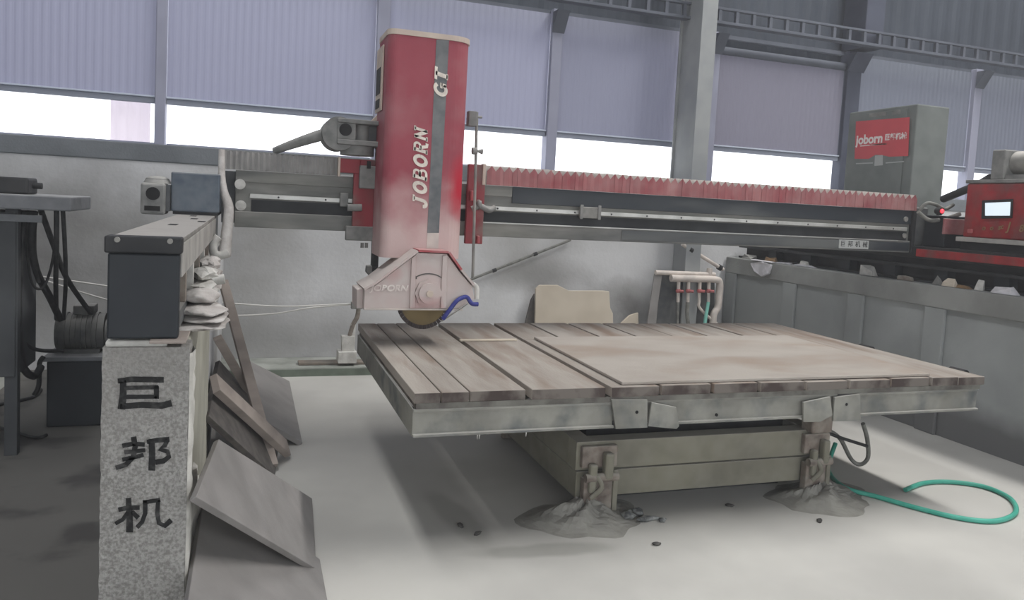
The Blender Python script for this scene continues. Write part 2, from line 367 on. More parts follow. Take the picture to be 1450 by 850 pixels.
def tag(o, label, cat, group=None, kind=None):
    o['label'] = label; o['category'] = cat
    if group: o['group'] = group
    if kind: o['kind'] = kind
    return o
def struct(o, label=None, cat=None):
    o['kind'] = 'structure'
    if label: o['label'] = label
    if cat: o['category'] = cat
    return o
def B(name, m, parent, x0, x1, y0, y1, z0, z1, bevel=0.0):
    return MB().box(x0, x1, y0, y1, z0, z1).build(name, m, parent, bevel)

# ------------------------------------------------------------------ setting
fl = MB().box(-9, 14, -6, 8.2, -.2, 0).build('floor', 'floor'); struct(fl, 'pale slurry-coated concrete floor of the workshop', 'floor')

YB = 7.1
wb = MB().box(-9, 14, YB, YB + .28, 0, 1.75).build('wall_back', 'wallb'); struct(wb, 'low grey plastered wall behind the cutting machine', 'wall')
MB().box(-9, 14, YB - .012, YB + .3, 1.75, 1.90).build('wall_cap', 'cap', wb, .01)
kb = MB().box(-.45, 4.4, 6.66, YB - .005, 0, .075).build('trim_1', 'kerb', None, .01); struct(kb, 'pale concrete kerb along the foot of the back wall', 'kerb')
MB().box(.42, 4.4, 6.74, 6.86, .076, .10).build('kerb_strip', 'kerbdark', kb, .005)
MB().box(-.45, 4.4, 6.652, 6.659, 0, .06).build('kerb_face', 'kerbgreen', kb)
k2 = MB().hexa([(-1.95, -2, 0), (-1.7, -2, 0), (-1.78, -2, .16), (-1.95, -2, .2)], [(-1.95, YB - .01, 0), (-1.7, YB - .01, 0), (-1.78, YB - .01, .16), (-1.95, YB - .01, .2)]).build('trim_2', 'kerb', None, .01)
struct(k2, 'pale sloping kerb at the left edge under the bench', 'kerb')

# right rail wall with lintel, pilasters and sunk panels
XR = 4.86
wr = MB().box(XR + .035, 6.4, 0.6, 7.08, 0, 1.115).build('wall_right', 'wallr'); struct(wr, 'long grey concrete wall carrying the right rail', 'wall')
MB().box(XR, XR + .034, .6, 7.08, .95, 1.115).build('lintel', 'wallr2', wr, .008)
ys = [.6, 1.5, 2.4, 3.3, 4.3, 5.1, 5.95, 6.9]
for i, y in enumerate(ys):
    MB().box(XR + .004, XR + .034, y, y + .18 if i < 7 else 7.08, 0, .949).build('pilaster', 'wallr', wr, .008)

# left rail wall: pier, wall run
wl = MB().box(-.37, -.2, 3.95, 6.6, 0, 1.06).build('wall_left', 'wallb', None, .01); struct(wl, 'narrow concrete wall under the left rail behind the front pillar', 'wall')
MB().box(-.375, -.172, 2.56, 3.9, 0, 1.075).build('pier', 'pale', wl, .012)
q = MB()
rs = random.Random(3)
pv = None; cr = []
for k in range(46):
    z = 1.07 * k / 45; cr.append([(-.1575, 2.386, z), (-.152 + rs.uniform(0, .004), 2.392 + rs.uniform(0, .01), z), (-.15 + rs.uniform(0, .005), 2.46 + rs.uniform(-.01, .02), z), (-.172, 2.56 + rs.uniform(-.02, .03), z)])
q.add([p for c_ in cr for p in c_], [(k * 4 + i, k * 4 + i + 1, k * 4 + i + 5, k * 4 + i + 4) for k in range(45) for i in range(3)], True)
q.ball((-.172, 2.75, .50), .022, .2, .09, 12, 8, .25); q.ball((-.172, 2.85, .38), .03, .24, .12, 12, 8, .2)
q.build('slurry_crust', 'slurry', wl)['kind'] = 'stuff'

# front pillar with painted characters
pl = thing('concrete_pillar', 'rough grey rendered pillar with three black painted characters down its front', 'pillar', (-.27, 2.5, 0))
XP0, XP1, YP = -.385, -.158, 2.38
bm_ = MB()
rs = random.Random(11)
nx, nz = 14, 60
grid = [[Vector((XP0 + (XP1 - XP0) * i / nx + (rs.uniform(-.0015, .0015) if i in (0, nx) else 0), YP + rs.uniform(-.0015, .0015), 1.09 * j / nz)) for i in range(nx + 1)] for j in range(nz + 1)]
vs = [p for r_ in grid for p in r_] + [Vector((p.x, 2.5, p.z)) for r_ in grid for p in r_]
W = nx + 1; T = len(vs) // 2
fs = []
for j in range(nz):
    for i in range(nx):
        a = j * W + i; fs += [(a, a + 1, a + 1 + W, a + W), (T + a, T + a + W, T + a + 1 + W, T + a + 1)]
    a = j * W; fs.append((a, a + W, T + a + W, T + a)); a = j * W + nx; fs.append((a, T + a, T + a + W, a + W))
for i in range(nx):
    a = nz * W + i; fs.append((a, a + 1, T + a + 1, T + a)); fs.append((i, T + i, T + i + 1, i + 1))
bm_.add(vs, fs).build('shaft', 'pillar', pl)
MB().box(XP0 + .005, XP1 - .06, YP + .01, 2.49, 1.088, 1.108).build('mortar_bed', 'slurry', pl, .008)
def C(u, v):
    return PY(140 + u / 3.267, 510 + v / 3.267, YP - .003)
def stroke(mb, pts, w0, w1=None, plane=None):
    # ribbon of varying width drawn in crop pixels, swept 3 mm thick
    w1 = w1 or w0; n = len(pts); Lp = []; Rp = []
    for i, (x, y) in enumerate(pts):
        a = pts[max(i - 1, 0)]; b = pts[min(i + 1, n - 1)]; dx, dy = b[0] - a[0], b[1] - a[1]; l = math.hypot(dx, dy)
        w = (w0 + (w1 - w0) * i / (n - 1)) / 2 * 1.18; nx_, ny_ = -dy / l * w, dx / l * w
        Lp.append((x + nx_, y + ny_)); Rp.append((x - nx_, y - ny_))
    f = plane or C
    for i in range(n - 1):
        a = [f(*Lp[i]), f(*Lp[i + 1]), f(*Rp[i + 1]), f(*Rp[i])]
        mb.extr(a, (0, .003, 0))
g1 = MB()
stroke(g1, [(88, 98), (150, 90), (300, 92)], 20, 22); stroke(g1, [(112, 88), (112, 160), (104, 228)], 24, 30); stroke(g1, [(98, 216), (200, 208), (290, 212), (336, 200)], 22, 26)
stroke(g1, [(125, 130), (275, 126)], 16); stroke(g1, [(266, 122), (266, 180)], 20); stroke(g1, [(125, 171), (276, 170)], 16)
g1.build('painted_character', 'ink', pl)
g2 = MB()
stroke(g2, [(160, 356), (168, 400), (158, 450), (125, 485), (78, 500)], 22, 18); stroke(g2, [(108, 398), (160, 388), (212, 392)], 17); stroke(g2, [(118, 428), (214, 418)], 15); stroke(g2, [(108, 462), (160, 452), (206, 440)], 15)
stroke(g2, [(244, 366), (246, 440), (244, 512)], 24, 26); stroke(g2, [(222, 380), (270, 372), (326, 368)], 17, 20); stroke(g2, [(318, 368), (304, 398), (282, 414), (318, 424), (324, 448), (300, 468), (262, 474)], 17, 20)
g2.build('painted_character', 'ink', pl)
g3 = MB()
stroke(g3, [(90, 694), (140, 684), (188, 684)], 17); stroke(g3, [(136, 640), (142, 720), (142, 798)], 20, 28); stroke(g3, [(134, 706), (110, 740), (76, 758)], 16, 14); stroke(g3, [(152, 702), (182, 732)], 14, 18)
stroke(g3, [(214, 650), (214, 710), (200, 750), (176, 776)], 18, 16); stroke(g3, [(206, 660), (284, 648)], 15); stroke(g3, [(274, 648), (270, 710), (278, 756), (305, 768), (334, 742)], 16, 20)
g3.build('painted_character', 'ink', pl)

# ------------------------------------------------------------------ window wall, blinds, posts, girder
YW = 7.42
posts = [(-4.3, .1), (-2.55, .1), (-.77, .085), (1.13, .12), (2.88, .11), (4.74, .11), (6.62, .2), (8.55, .12), (10.3, .12), (12.0, .12)]
for i, (x, w) in enumerate(posts):
    dark = abs(x - 6.62) < .01
    o = MB().box(x - w / 2, x + w / 2, YW - .06, YW + .08, 1.90, 3.54).build('trim_%d' % (i + 3), 'darkpost' if dark else 'post', None, .008)
    struct(o, ['slim pale upright past the left photo edge', 'slim pale upright at the left photo edge', 'slim pale upright beside the pale curtain', 'pale upright just left of the red column', 'slim pale upright between the two blinds right of the red column', 'slim pale upright just right of the thick steel column', 'dark steel upright behind the grey cabinet', 'pale upright above the red control box', 'pale upright past the right photo edge', 'farthest pale upright on the right, out of the photo'][i], 'post')
    if x > 2:
        MB().add([(x - w * .6, YW - .07, 3.3), (x + w * .6, YW - .07, 3.3), (x + w * .6, YW - .2, 3.5), (x - w * .6, YW - .2, 3.5), (x - w * .6, YW - .07, 3.5), (x + w * .6, YW - .07, 3.5)],
                 [(0, 1, 2, 3), (3, 2, 5, 4), (0, 3, 4), (1, 5, 2), (0, 4, 5, 1)]).build('bracket', 'darkpost' if dark else 'girder', o)
blind_lab = ['far left corrugated blind cut by the photo edge', 'lavender corrugated blind over the window left of the pale curtain', 'wide lavender corrugated blind left of the red column', 'lavender corrugated blind just right of the red column', 'lavender corrugated blind beside the thick steel column', 'dull mauve blind between thick column and grey cabinet', 'dim grey blind directly behind the grey cabinet', 'dim grey blind at the right edge above the red control box', 'dim grey blind past the right edge']
for i in range(len(posts) - 1):
    xa = posts[i][0] + posts[i][1] / 2 + .004; xb = posts[i + 1][0] - posts[i + 1][1] / 2 - .004
    zb = 2.33
    wn = MB().box(xa, xb, YW + .05, YW + .056, 1.9, 1.93).build('window_%d' % (i + 1), 'post'); struct(wn, 'bright low window strip under the ' + blind_lab[i], 'window')
    rb = thing('roller_blind', blind_lab[i], 'blind', ((xa + xb) / 2, YW, zb), 'corrugated blinds along the window wall')
    mb = MB(); n = int((xb - xa) / .016); prof = [0, .0028, .0028, 0]
    ztop = 3.32 if 4.5 < xa < 6 else 3.5
    for k in range(n):
        x0 = xa + (xb - xa) * k / n; x1 = xa + (xb - xa) * (k + 1) / n
        mb.add([(x0, YW + prof[k % 4], zb), (x1, YW + prof[(k + 1) % 4], zb), (x1, YW + prof[(k + 1) % 4], ztop), (x0, YW + prof[k % 4], ztop)], [(0, 1, 2, 3)])
    mb.build('blind_sheet', 'blind' if xa < 2.5 else 'blindd' if xa < 4.5 else ('blindr' if xa < 6 else 'blindb'), rb)
    B('bottom_rail', 'blindband', rb, xa, xb, YW - .02, YW + .03, zb - .065, zb - .0155, .004); B('rail_lip', 'blindrail', rb, xa, xb, YW - .035, YW + .03, zb - .015, zb, .003)
    if 4.5 < xa < 6: MB().cyl((xa, YW + .0, 3.36), (xb, YW + .0, 3.36), .045, 12).build('roller', 'girder', rb)
ct = PY(155, 168, YW + .03); ct2 = PY(212, 168, YW + .03)
mb = MB(); n = 24
for k in range(n):
    x0 = ct.x + (ct2.x - ct.x) * k / n; x1 = ct.x + (ct2.x - ct.x) * (k + 1) / n
    y0 = YW + .075 + .006 * math.sin(k * .9); y1 = YW + .075 + .006 * math.sin((k + 1) * .9)
    mb.add([(x0, y0, 1.901), (x1, y1, 1.901), (x1, y1, 2.3), (x0, y0, 2.3)], [(0, 1, 2, 3)], True)
tag(mb.build('window_curtain', 'curtain', None, 0, (ct.x, YW + .075, 1.901)), 'pale pinkish curtain panel in the leftmost bright window', 'curtain')

# upper cladding
mb = MB(); n = 420
for k in range(n):
    x0 = -9 + 23 * k / n; x1 = -9 + 23 * (k + 1) / n; pf = [0, .012, .012, 0]
    mb.add([(x0, YW + .1 + pf[k % 4], 3.38), (x1, YW + .1 + pf[(k + 1) % 4], 3.38), (x1, YW + .1 + pf[(k + 1) % 4], 10.0), (x0, YW + .1 + pf[k % 4], 10.0)], [(0, 1, 2, 3)])
struct(mb.build('wall_upper', 'clad'), 'blue grey ribbed cladding above the blinds', 'wall')
o = MB().box(-9, 14, YW + .02, YW + .09, 3.5, 3.54).build('trim_20', 'girder'); struct(o, 'horizontal rail above the blinds', 'trim')
# ladder girder
YG = 7.06
gd = thing('ladder_girder', 'long grey ladder-like girder crossing the upper right wall', 'girder', (4, YG, 3.5))
B('top_chord', 'girder', gd, 1.2, 13, YG, YG + .05, 3.69, 3.715, .004); B('bottom_chord', 'girder', gd, 1.2, 13, YG, YG + .10, 3.545, 3.575, .004)
x = 1.4; me0 = None
while x < 12.9:
    if me0 is None: cl = B('cleat', 'girder', gd, x, x + .035, YG + .005, YG + .045, 3.576, 3.689); me0 = cl; X0 = x
    else:
        c2 = me0.copy(); COL.objects.link(c2); c2.location = (x - X0, 0, 0)
    x += .21
dk = MB().box(6.52, 6.78, YW - .28, YW + .085, 3.545, 10).build('steel_column', 'darkpost', None, .01, (6.68, YW - .1, 3.465)); tag(dk, 'dark blue grey upper column stub above the dark upright', 'column')
# thick steel column: H section
sc_ = thing('steel_column', 'thick pale grey steel column standing against the back wall', 'column', (4.28, 6.95, 0))
B('front_flange', 'column', sc_, 4.19, 4.365, 6.80, 6.825, 0, 10.0, .004); B('web', 'column', sc_, 4.215, 4.34, 6.826, 7.086, 0, 10.0)
B('web', 'column', sc_, 4.215, 4.34, 7.087, 7.2, 1.901, 10.0); B('rear_flange', 'column', sc_, 4.19, 4.365, 7.201, 7.225, 1.901, 10.0, .004)

# closed roof without skylight openings, and unseen outer walls
ceil = MB().box(-9, 14, -6, 7.6, 10.0, 10.08).build('ceiling', 'roof'); struct(ceil, 'sheet metal roof of the workshop', 'ceiling')
wl2 = MB().box(-9.1, -9, -6, 7.6, 0, 10).build('wall_unseen_left', 'clad'); struct(wl2, 'unseen side wall added to the workshop to cut sky light', 'wall')  # out of view, added to keep sky light off the left floor
wl3 = MB().box(14, 14.1, -6, 7.6, 0, 10).build('wall_unseen_right', 'clad'); struct(wl3, 'unseen far side wall added to the workshop to block sky light', 'wall')  # out of view, added to close the right side against the sky
wl4 = MB().box(-9.1, 14.1, -6.1, -6, 5.0, 10).build('wall_unseen_front', 'clad'); struct(wl4, 'unseen cladding added above the wide front opening to reduce sky light', 'wall')  # out of view, added to narrow the sky light from the front

# ------------------------------------------------------------------ cutting table
ZT = .73; TX0, TX1, TY0, TY1 = .68, 3.925, 3.165, 5.02
tb = thing('cutting_table', 'large planked cutting table with a grey steel frame', 'table', (2.27, 4.0, .575))
gaps = [(.68, 0), (.797, .007), (.925, .006), (1.2, .030), (1.592, .030), (1.866, .02), (2.155, .018), (2.425, .018), (2.705, .018), (2.98, .018), (3.262, .018), (3.54, .012), (3.73, .004), (3.925, 0)]
rs = random.Random(5)
for i in range(len(gaps) - 1):
    x0 = gaps[i][0] + gaps[i][1] / 2; x1 = gaps[i + 1][0] - gaps[i + 1][1] / 2
    ya = TY0 + rs.uniform(0, .012); zt = ZT - rs.uniform(0, .004)
    mb = MB(); cut = 4.40 + rs.uniform(-.003, .003)
    for (a, b) in ((ya, cut), (cut + .008, TY1 - rs.uniform(0, .012))):
        mb.box(x0, x1, a, b, ZT - .048, zt)
    so = mb.build('slat', 'slat', tb, .003); so.data.materials.append(M['endwood'])
    for pf_ in so.data.polygons:
        if pf_.normal.y < -.5 and pf_.center.y < -.5: pf_.material_index = 1
for x in [.74, .86, 1.06, 1.4, 1.72, 2.0, 2.29, 2.56, 2.84, 3.12, 3.4, 3.63, 3.83]:
    B('bearer', 'endwood', tb, x - .05, x + .05, TY0 + .03, TY1 - .02, ZT - .074, ZT - .0485)
B('front_bearer', 'endwood2', tb, .69, 3.91, TY0 + .012, TY0 + .029, ZT - .074, ZT - .0485)
# frame: channel beams
ZB = .535
def channel(name, x0, x1, y, sgn):
    mb = MB().box(x0, x1, y, y + .012, ZB, ZT - .075); mb.box(x0, x1, y - .018 if sgn < 0 else y, y + .05, ZB, ZB + .012); mb.box(x0, x1, y - .008 if sgn < 0 else y, y + .05, ZT - .087, ZT - .075)
    return mb.build(name, 'frame', tb, .002)
channel('frame_beam', TX0, 1.63, TY0 + .02, -1); channel('frame_beam', 1.78, 2.93, TY0 + .03, -1); channel('frame_beam', 3.06, 3.90, TY0 + .02, -1)
channel('frame_beam', TX0, 3.90, TY1 - .06, 1)
for (x, s) in ((TX0, 1), (3.888, -1)):
    MB().box(x - .002, x + .01, TY0 + .021, TY1 - .02, ZB, ZT - .075).box(x - (.0 if s > 0 else .05), x + (.05 if s > 0 else .012), TY0 + .04, TY1 - .06, ZB, ZB + .012).build('side_beam', 'frame', tb, .002)
for x in (1.2, 1.66, 2.3, 2.93, 3.4): B('cross_beam', 'frame', tb, x - .03, x + .03, TY0 + .08, TY1 - .08, ZB + .013, ZT - .09)
# corner plates welded on the front beam
def plate(pts, y, t, name='bracket_plate', m='frame', par=None):
    return MB().extr([PY(a, b, y) for a, b in pts], (0, t, 0)).build(name, m, par or tb, .002)
plate([(866, 566), (917, 566), (917, 606), (872, 608)], TY0 + .0, .014)
plate([(923, 570), (958, 577), (962, 604), (958, 608), (918, 604)], TY0 - .006, .012)
plate([(1138, 570), (1176, 562), (1179, 588), (1162, 598), (1138, 598)], TY0 - .006, .012)
plate([(1182, 563), (1218, 558), (1219, 596), (1180, 597)], TY0 + .0, .014)
for p in ((902, 584), (1199, 573), (1015, 588)):
    c = PY(p[0], p[1], TY0 - .002); MB().cyl(c, c + Vector((0, .005, 0)), .008, 10).build('bolt_hole', 'hole', tb)
# drip stalactites along the lower flange
for xx in (676, 679, 745):
    c = PY(xx, 612, TY0 + .02); c.z = ZB; MB().cyl(c, c - Vector((0, 0, .025)), .004, 6, .001).build('slurry_drip', 'white', tb)

# thin slab board lying on the slats
bd = MB().box(1.675, 3.56, 3.2, 4.395, ZT + .001, ZT + .015).build('stone_sheet', 'board', None, .003, (2.6, 3.75, ZT + .001))
tag(bd, 'broad thin beige sheet lying on the right part of the cutting table', 'sheet')
lath = MB().box(1.19, 1.545, 4.335, 4.37, ZT, ZT + .009).build('wood_lath', 'stone', None, .002, (1.37, 4.36, ZT)); tag(lath, 'thin yellowish lath lying across the table planks under the saw', 'lath')
# rubber stops behind the right table edge
for (a, b, lab) in ((1243, 493, 'dark rounded lump on the right table edge, the one farther back'), (1380, 526, 'dark rounded lump on the right table edge near its front corner')):
    c = PZ(a, b, ZT - .02); c.x = 3.958
    o = MB().cyl((c.x, c.y - .05, ZT - .03), (c.x, c.y + .05, ZT - .03), .032, 12).build('rubber_stop', 'black', None, .006, (c.x, c.y, ZT - .075)); tag(o, lab, 'stop', 'dark lumps on the right table edge')

# ------------------------------------------------------------------ table base
BY = 3.47; BX0, BX1 = 1.585, 3.11
bs = thing('table_base', 'beige two-tier lifting frame under the cutting table', 'base', (2.35, 4.1, 0))
up0, up1, lo0, lo1 = .228, .374, .08, .216
for (z0, z1, nm) in ((up0, up1, 'upper_frame'), (lo0, lo1, 'lower_frame')):
    ins = 0 if nm == 'upper_frame' else .012
    mb = MB().box(BX0 + ins, BX1 - ins, BY + ins, BY + .1 + ins, z0, z1)
    mb.box(BX0 + ins, BX0 + .1 + ins, BY + .101 + ins, 4.75, z0, z1); mb.box(BX1 - .1 - ins, BX1 - ins, BY + .101 + ins, 4.75, z0, z1); mb.box(BX0 + ins, BX1 - ins, 4.751, 4.85, z0, z1)
    mb.build(nm, 'base', bs, .004)
B('shade_core', 'black', bs, 1.72, 2.98, 3.66, 4.7, 0, ZB + .012)  # black box standing in for the deep shade under the table
for (a, b, nm) in ((BX0 + .02, 1.80, 'left'), (2.96, 3.13, 'right')):
    for yy in (BY - .03, 4.74):
        B('foot_post', 'rust', bs, a + .01, b - .01, yy - .02, yy + .028, 0, .2, .006)
    # hinge block: two lugs, pin and strap
    w = b - a
    B('hinge_plate', 'rust', bs, a, b, BY - .035, BY - .001, up0 + .02, up1 - .015, .006)
    B('hinge_lug', 'base', bs, a + .03, a + .03 + w * .22, BY - .075, BY - .036, lo0 + .05, up0 + .05, .012)
    B('hinge_lug', 'base', bs, a + w * .55, a + w * .8, BY - .085, BY - .036, up0 - .03, up1 - .04, .012)
    MB().cyl((a + .01, BY - .06, up0 - .02), (b - .005, BY - .06, up0 - .02), .022, 12).build('hinge_pin', 'rust', bs)
    MB().tube([(a + w * .35, BY - .07, up0 - .01), (a + w * .45, BY - .09, up0 - .06), (a + w * .2, BY - .075, lo0 + .03)], .013, 8).build('hinge_strap', 'base', bs)
    B('side_rib', 'base', bs, b - .028, b, BY - .06, BY - .001, 0, up0 + .01, .005)
B('stand_post', 'rust', bs, 2.99, 3.13, BY - .05, BY + .05, up1 - .01, ZB + .0, .012)

# mounds
def mound(name, lab, cx, cy, rx, ry, h, seed):
    rs = random.Random(seed); n, m = 44, 14; vs = [(cx, cy, h)]
    ph = [rs.uniform(0, 6.28) for _ in range(4)]
    for j in range(1, m + 1):
        t = j / m
        for i in range(n):
            a = 2 * math.pi * i / n; k = 1 + .13 * math.sin(2 * a + ph[0]) + .1 * math.sin(3 * a + ph[1]) + .06 * math.sin(7 * a + ph[2]) + rs.uniform(-.02, .02)
            z = h * (.5 + .5 * math.cos(math.pi * t)) * (1 + .18 * math.sin(5 * a + ph[3] + t * 9)) + rs.uniform(-.008, .008) * (t < 1) * (1 - t)
            vs.append((cx + rx * t * k * math.cos(a), cy + ry * t * k * math.sin(a), max(z, 0) if t < 1 else 0.0))
    fs = [(0, 1 + i, 1 + (i + 1) % n) for i in range(n)]
    for j in range(m - 1):
        for i in range(n): fs.append((1 + j * n + i, 1 + (j + 1) * n + i, 1 + (j + 1) * n + (i + 1) % n, 1 + j * n + (i + 1) % n))
    o = MB().add(vs, fs, False).build(name, 'mound', None, 0, (cx, cy, 0)); tag(o, lab, 'mound', 'cement mounds at the table feet')
mound('cement_mound', 'rough cement mound round the left front foot of the table base', 1.63, 3.43, .30, .26, .085, 1)
mound('cement_mound', 'rough cement mound round the right front foot of the table base', 3.08, 3.42, .33, .24, .075, 2)
# debris heap
labs = ['pale broken chip on top of the debris by the left table foot', 'grey flat shard in the debris by the left table foot', 'dark splinter in the debris by the left table foot', 'long thin shard pointing right in the debris', 'small dark lump at the right end of the debris']
for (a, b, s, rz, ln), lab in zip(((903, 730, .03, .4, 1), (889, 735, .035, 1.1, 1.3), (915, 738, .018, .2, 3), (925, 736, .014, -.3, 4.5), (938, 739, .016, .7, 1.4)), labs):
    c = PZ(a, b, 0); q = MB().ball((0, 0, 0), s * ln, s, s * .7, 7, 5, .35)
    o = q.build('stone_chip', 'debris', None, 0); o.location = (c.x, c.y, s * .55); o.rotation_euler = (0, 0, rz); tag(o, lab, 'chip', 'debris by the table foot')
for (a, b), lab in zip(((652, 746), (676, 757), (930, 772), (1160, 739), (1033, 717)), ('dark chip on the floor left of the table base, the farther of two', 'dark chip on the floor left of the table base, the nearer of two', 'thin chip on the pale floor in front of the debris', 'thin dark sliver on the floor below the right table foot', 'pale flat offcut under the middle of the table base')):
    c = PZ(a, b, 0); q = MB().ball((0, 0, 0), .022, .012, .008, 7, 5, .4)
    o = q.build('stone_chip', 'chip', None, 0); o.location = (c.x, c.y, .006); o.rotation_euler = (0, 0, a); tag(o, lab, 'chip', 'chips on the floor')

# hoses on the floor at the right
def floor_pts(l, z): return [PZ(a, b, z) for a, b in l]
gh = MB().tube([PY(1183, 628, 3.85)] + floor_pts([(1173, 665), (1195, 690), (1240, 703), (1300, 720), (1360, 734), (1410, 738), (1438, 726), (1430, 706), (1395, 690), (1350, 683), (1310, 684), (1282, 694)], .014), .0135, 10, 8).build('garden_hose', 'green', None, 0, PZ(1300, 715, 0))
tag(gh, 'green hose looped on the pale floor at the lower right', 'hose')
dc = MB().tube([PY(1174, 610, 3.7), PY(1190, 622, 3.72), PY(1205, 650, 3.74), PY(1218, 658, 3.74), PY(1229, 648, 3.72), PY(1228, 622, 3.7), PY(1222, 600, 3.68)], .013, 8).build('grey_conduit', 'greycable', None, 0, PY(1218, 658, 3.74)); tag(dc, 'grey looped conduit hanging under the right side of the table', 'cable')
dc = MB().tube([PY(1172, 613, 3.68), PY(1190, 620, 3.66), PY(1228, 632, 3.66)], .01, 8).build('black_cable', 'cable', None, 0, PY(1190, 620, 3.66)); tag(dc, 'short black cable from table base to the grey conduit loop', 'cable')
# ------------------------------------------------------------------ leaning slabs and planks on the left
def slab(name, corners, t, lab, m='slabdark', cat='slab', grp='slabs leaning on the left rail wall'):
    c = [Vector(p) for p in corners]; n = (c[1] - c[0]).cross(c[3] - c[0]).normalized()
    if n.z < 0: n = -n
    o = MB().extr(c, -n * t).build(name, m, None, .002, min(c, key=lambda p: p.z)); return tag(o, lab, cat, grp)
def lift(p, dz): return Vector((p.x, p.y, p.z + dz))
a1 = PZ(448, 806, .03); a2 = PZ(442, 706, .03); t1 = PX(278, 704, -.125); t2 = PP(310, 622, a1, a2, t1)
slab('stone_slab', [a1, a2, t2, t1], .022, 'grey slab leaning beside the pillar, its corner overlapping the lower slab')
slab('stone_slab', [(.315, 2.02, .012), (.315, 3.22, .012), (-.135, 3.2, .42), (-.135, 2.02, .42)], .02, 'lowest grey slab leaning on the pillar at the bottom edge of the photo')
c1 = PZ(428, 626, .02); c2 = PZ(410, 540, .02); c3 = PY(352, 584, 4.75); c4 = PP(345, 507, c1, c2, c3)
slab('stone_slab', [c1, c2, c4, c3], .03, 'grey slab farthest back, leaning behind the planks')
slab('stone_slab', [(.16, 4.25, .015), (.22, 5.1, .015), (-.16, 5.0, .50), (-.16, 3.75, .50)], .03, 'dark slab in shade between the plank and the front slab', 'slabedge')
def plankbar(name, p0, p1, w, t, lab, m='plank', side=None):
    p0 = Vector(p0); p1 = Vector(p1); ax = (p1 - p0).normalized(); s = (side or Vector((0, 1, 0))); s = (s - ax * s.dot(ax)).normalized(); n = ax.cross(s)
    q = [p0 + s * w / 2 + n * t / 2, p0 - s * w / 2 + n * t / 2, p0 - s * w / 2 - n * t / 2, p0 + s * w / 2 - n * t / 2]
    o = MB().extr(q, p1 - p0).build(name, m, None, .003, p0); return tag(o, lab, 'plank', 'planks leaning on the left rail wall')
plankbar('wood_plank', PZ(386, 660, .03), PX(316, 398, -.165), .06, .03, 'long narrow plank leaning steeply against the rail wall', side=Vector((1, .3, 0)))
plankbar('wood_plank', PZ(405, 636, .05), PX(304, 543, -.15), .11, .04, 'thick short pinkish plank leaning lower across the slabs', side=Vector((0, 1, .3)))
plankbar('wood_plank', PZ(378, 600, .03) , PX(308, 478, -.165), .05, .03, 'middle plank leaning between the long plank and the pillar', side=Vector((1, .3, 0)))

# ------------------------------------------------------------------ left rail beam
lr = thing('rail_beam', 'left rail beam boxed in dark sheet metal on top of the pillar', 'rail', (-.28, 2.4, 1.11))
B('front_cover', 'blueblack', lr, -.372, -.188, 2.36, 2.40, 1.118, 1.36, .006)
B('beam_body', 'steeld', lr, -.36, -.245, 2.401, 6.5, 1.17, 1.37)
B('sole_plate', 'steeld', lr, -.37, -.2, 2.401, 6.5, 1.118, 1.17)
B('lid', 'black', lr, -.378, -.182, 2.34, 2.405, 1.361, 1.408, .005)
for xx in (-.345, -.212): MB().cyl((xx, 2.333, 1.398), (xx, 2.3405, 1.398), .0075, 10).build('bolt', 'steel', lr)
B('top_cover', 'topcover', lr, -.375, -.186, 2.406, 4.72, 1.388, 1.404, .003)
B('side_skirt', 'skirt', lr, -.192, -.184, 2.406, 4.6, 1.29, 1.387, .002)
for k, yy in enumerate((2.75, 3.1, 3.45, 3.8, 4.15, 4.5)):
    B('stiffener', 'white' if k % 2 else 'rust', lr, -.244, -.2, yy, yy + .05, 1.171, 1.37)
for (yy, xx) in ((3.2, -.3), (3.9, -.27), (3.6, -.22), (4.3, -.3)):
    B('slot', 'hole', lr, xx, xx + .03, yy, yy + .1, 1.4042, 1.4052)
# flat scrap under the cover
sp = MB().box(-.26, -.165, 2.33, 2.5, 1.109, 1.117).build('flat_offcut', 'plank', None, .002, (-.21, 2.4, 1.109)); tag(sp, 'flat thin offcut wedged on the pillar top', 'offcut')
# dusty rag pile
rs = random.Random(9)
def lumpy(name, m, lab, cat, c, rx, ry, rz, seed, grp=None, flat=.0, n=18, mm=10, amp=.14, smooth=True):
    rs = random.Random(seed); ph = [rs.uniform(0, 6.28) for _ in range(6)]
    vs = []
    for j in range(mm + 1):
        th = math.pi * j / mm
        for i in range(n):
            a = 2 * math.pi * i / n
            k = 1 + amp * math.sin(3 * a + ph[0] + th * 2) + amp * .7 * math.sin(5 * a + ph[1] - th * 3) + amp * .5 * math.sin(4 * th + ph[2] + a)
            vs.append((rx * math.sin(th) * math.cos(a) * k, ry * math.sin(th) * math.sin(a) * k, rz * math.cos(th) * (1 + amp * .6 * math.sin(2 * a + ph[3]))))
    zm = min(v[2] for v in vs); vs = [(v[0], v[1], v[2] - zm) for v in vs]
    fs = [(j * n + i, (j + 1) * n + i, (j + 1) * n + (i + 1) % n, j * n + (i + 1) % n) for j in range(mm) for i in range(n)]
    o = MB().add(vs, fs, smooth).build(name, m); o.location = c; return tag(o, lab, cat, grp)
G = 'dusty rags piled on the rail wall'
z = 1.078
for k, (rx, ry, rz, dx, dy, lab) in enumerate(((.09, .2, .016, 0, 0, 'bottom flattened dusty rag of the pile beside the rail beam'), (.085, .18, .015, .008, .02, 'second dusty rag up in the pile beside the rail beam'), (.075, .16, .018, .006, .01, 'third dusty rag up in the pile beside the rail beam'), (.06, .12, .03, -.005, .08, 'upper crumpled dusty rag of the pile beside the rail beam'))):
    lumpy('folded_rag', 'cloth', lab, 'rag', (-.155 + dx, 2.83 + dy, z), rx, ry, rz * .8, 20 + k, G, amp=.12, n=24); z += rz * 1.4
zz = 1.077
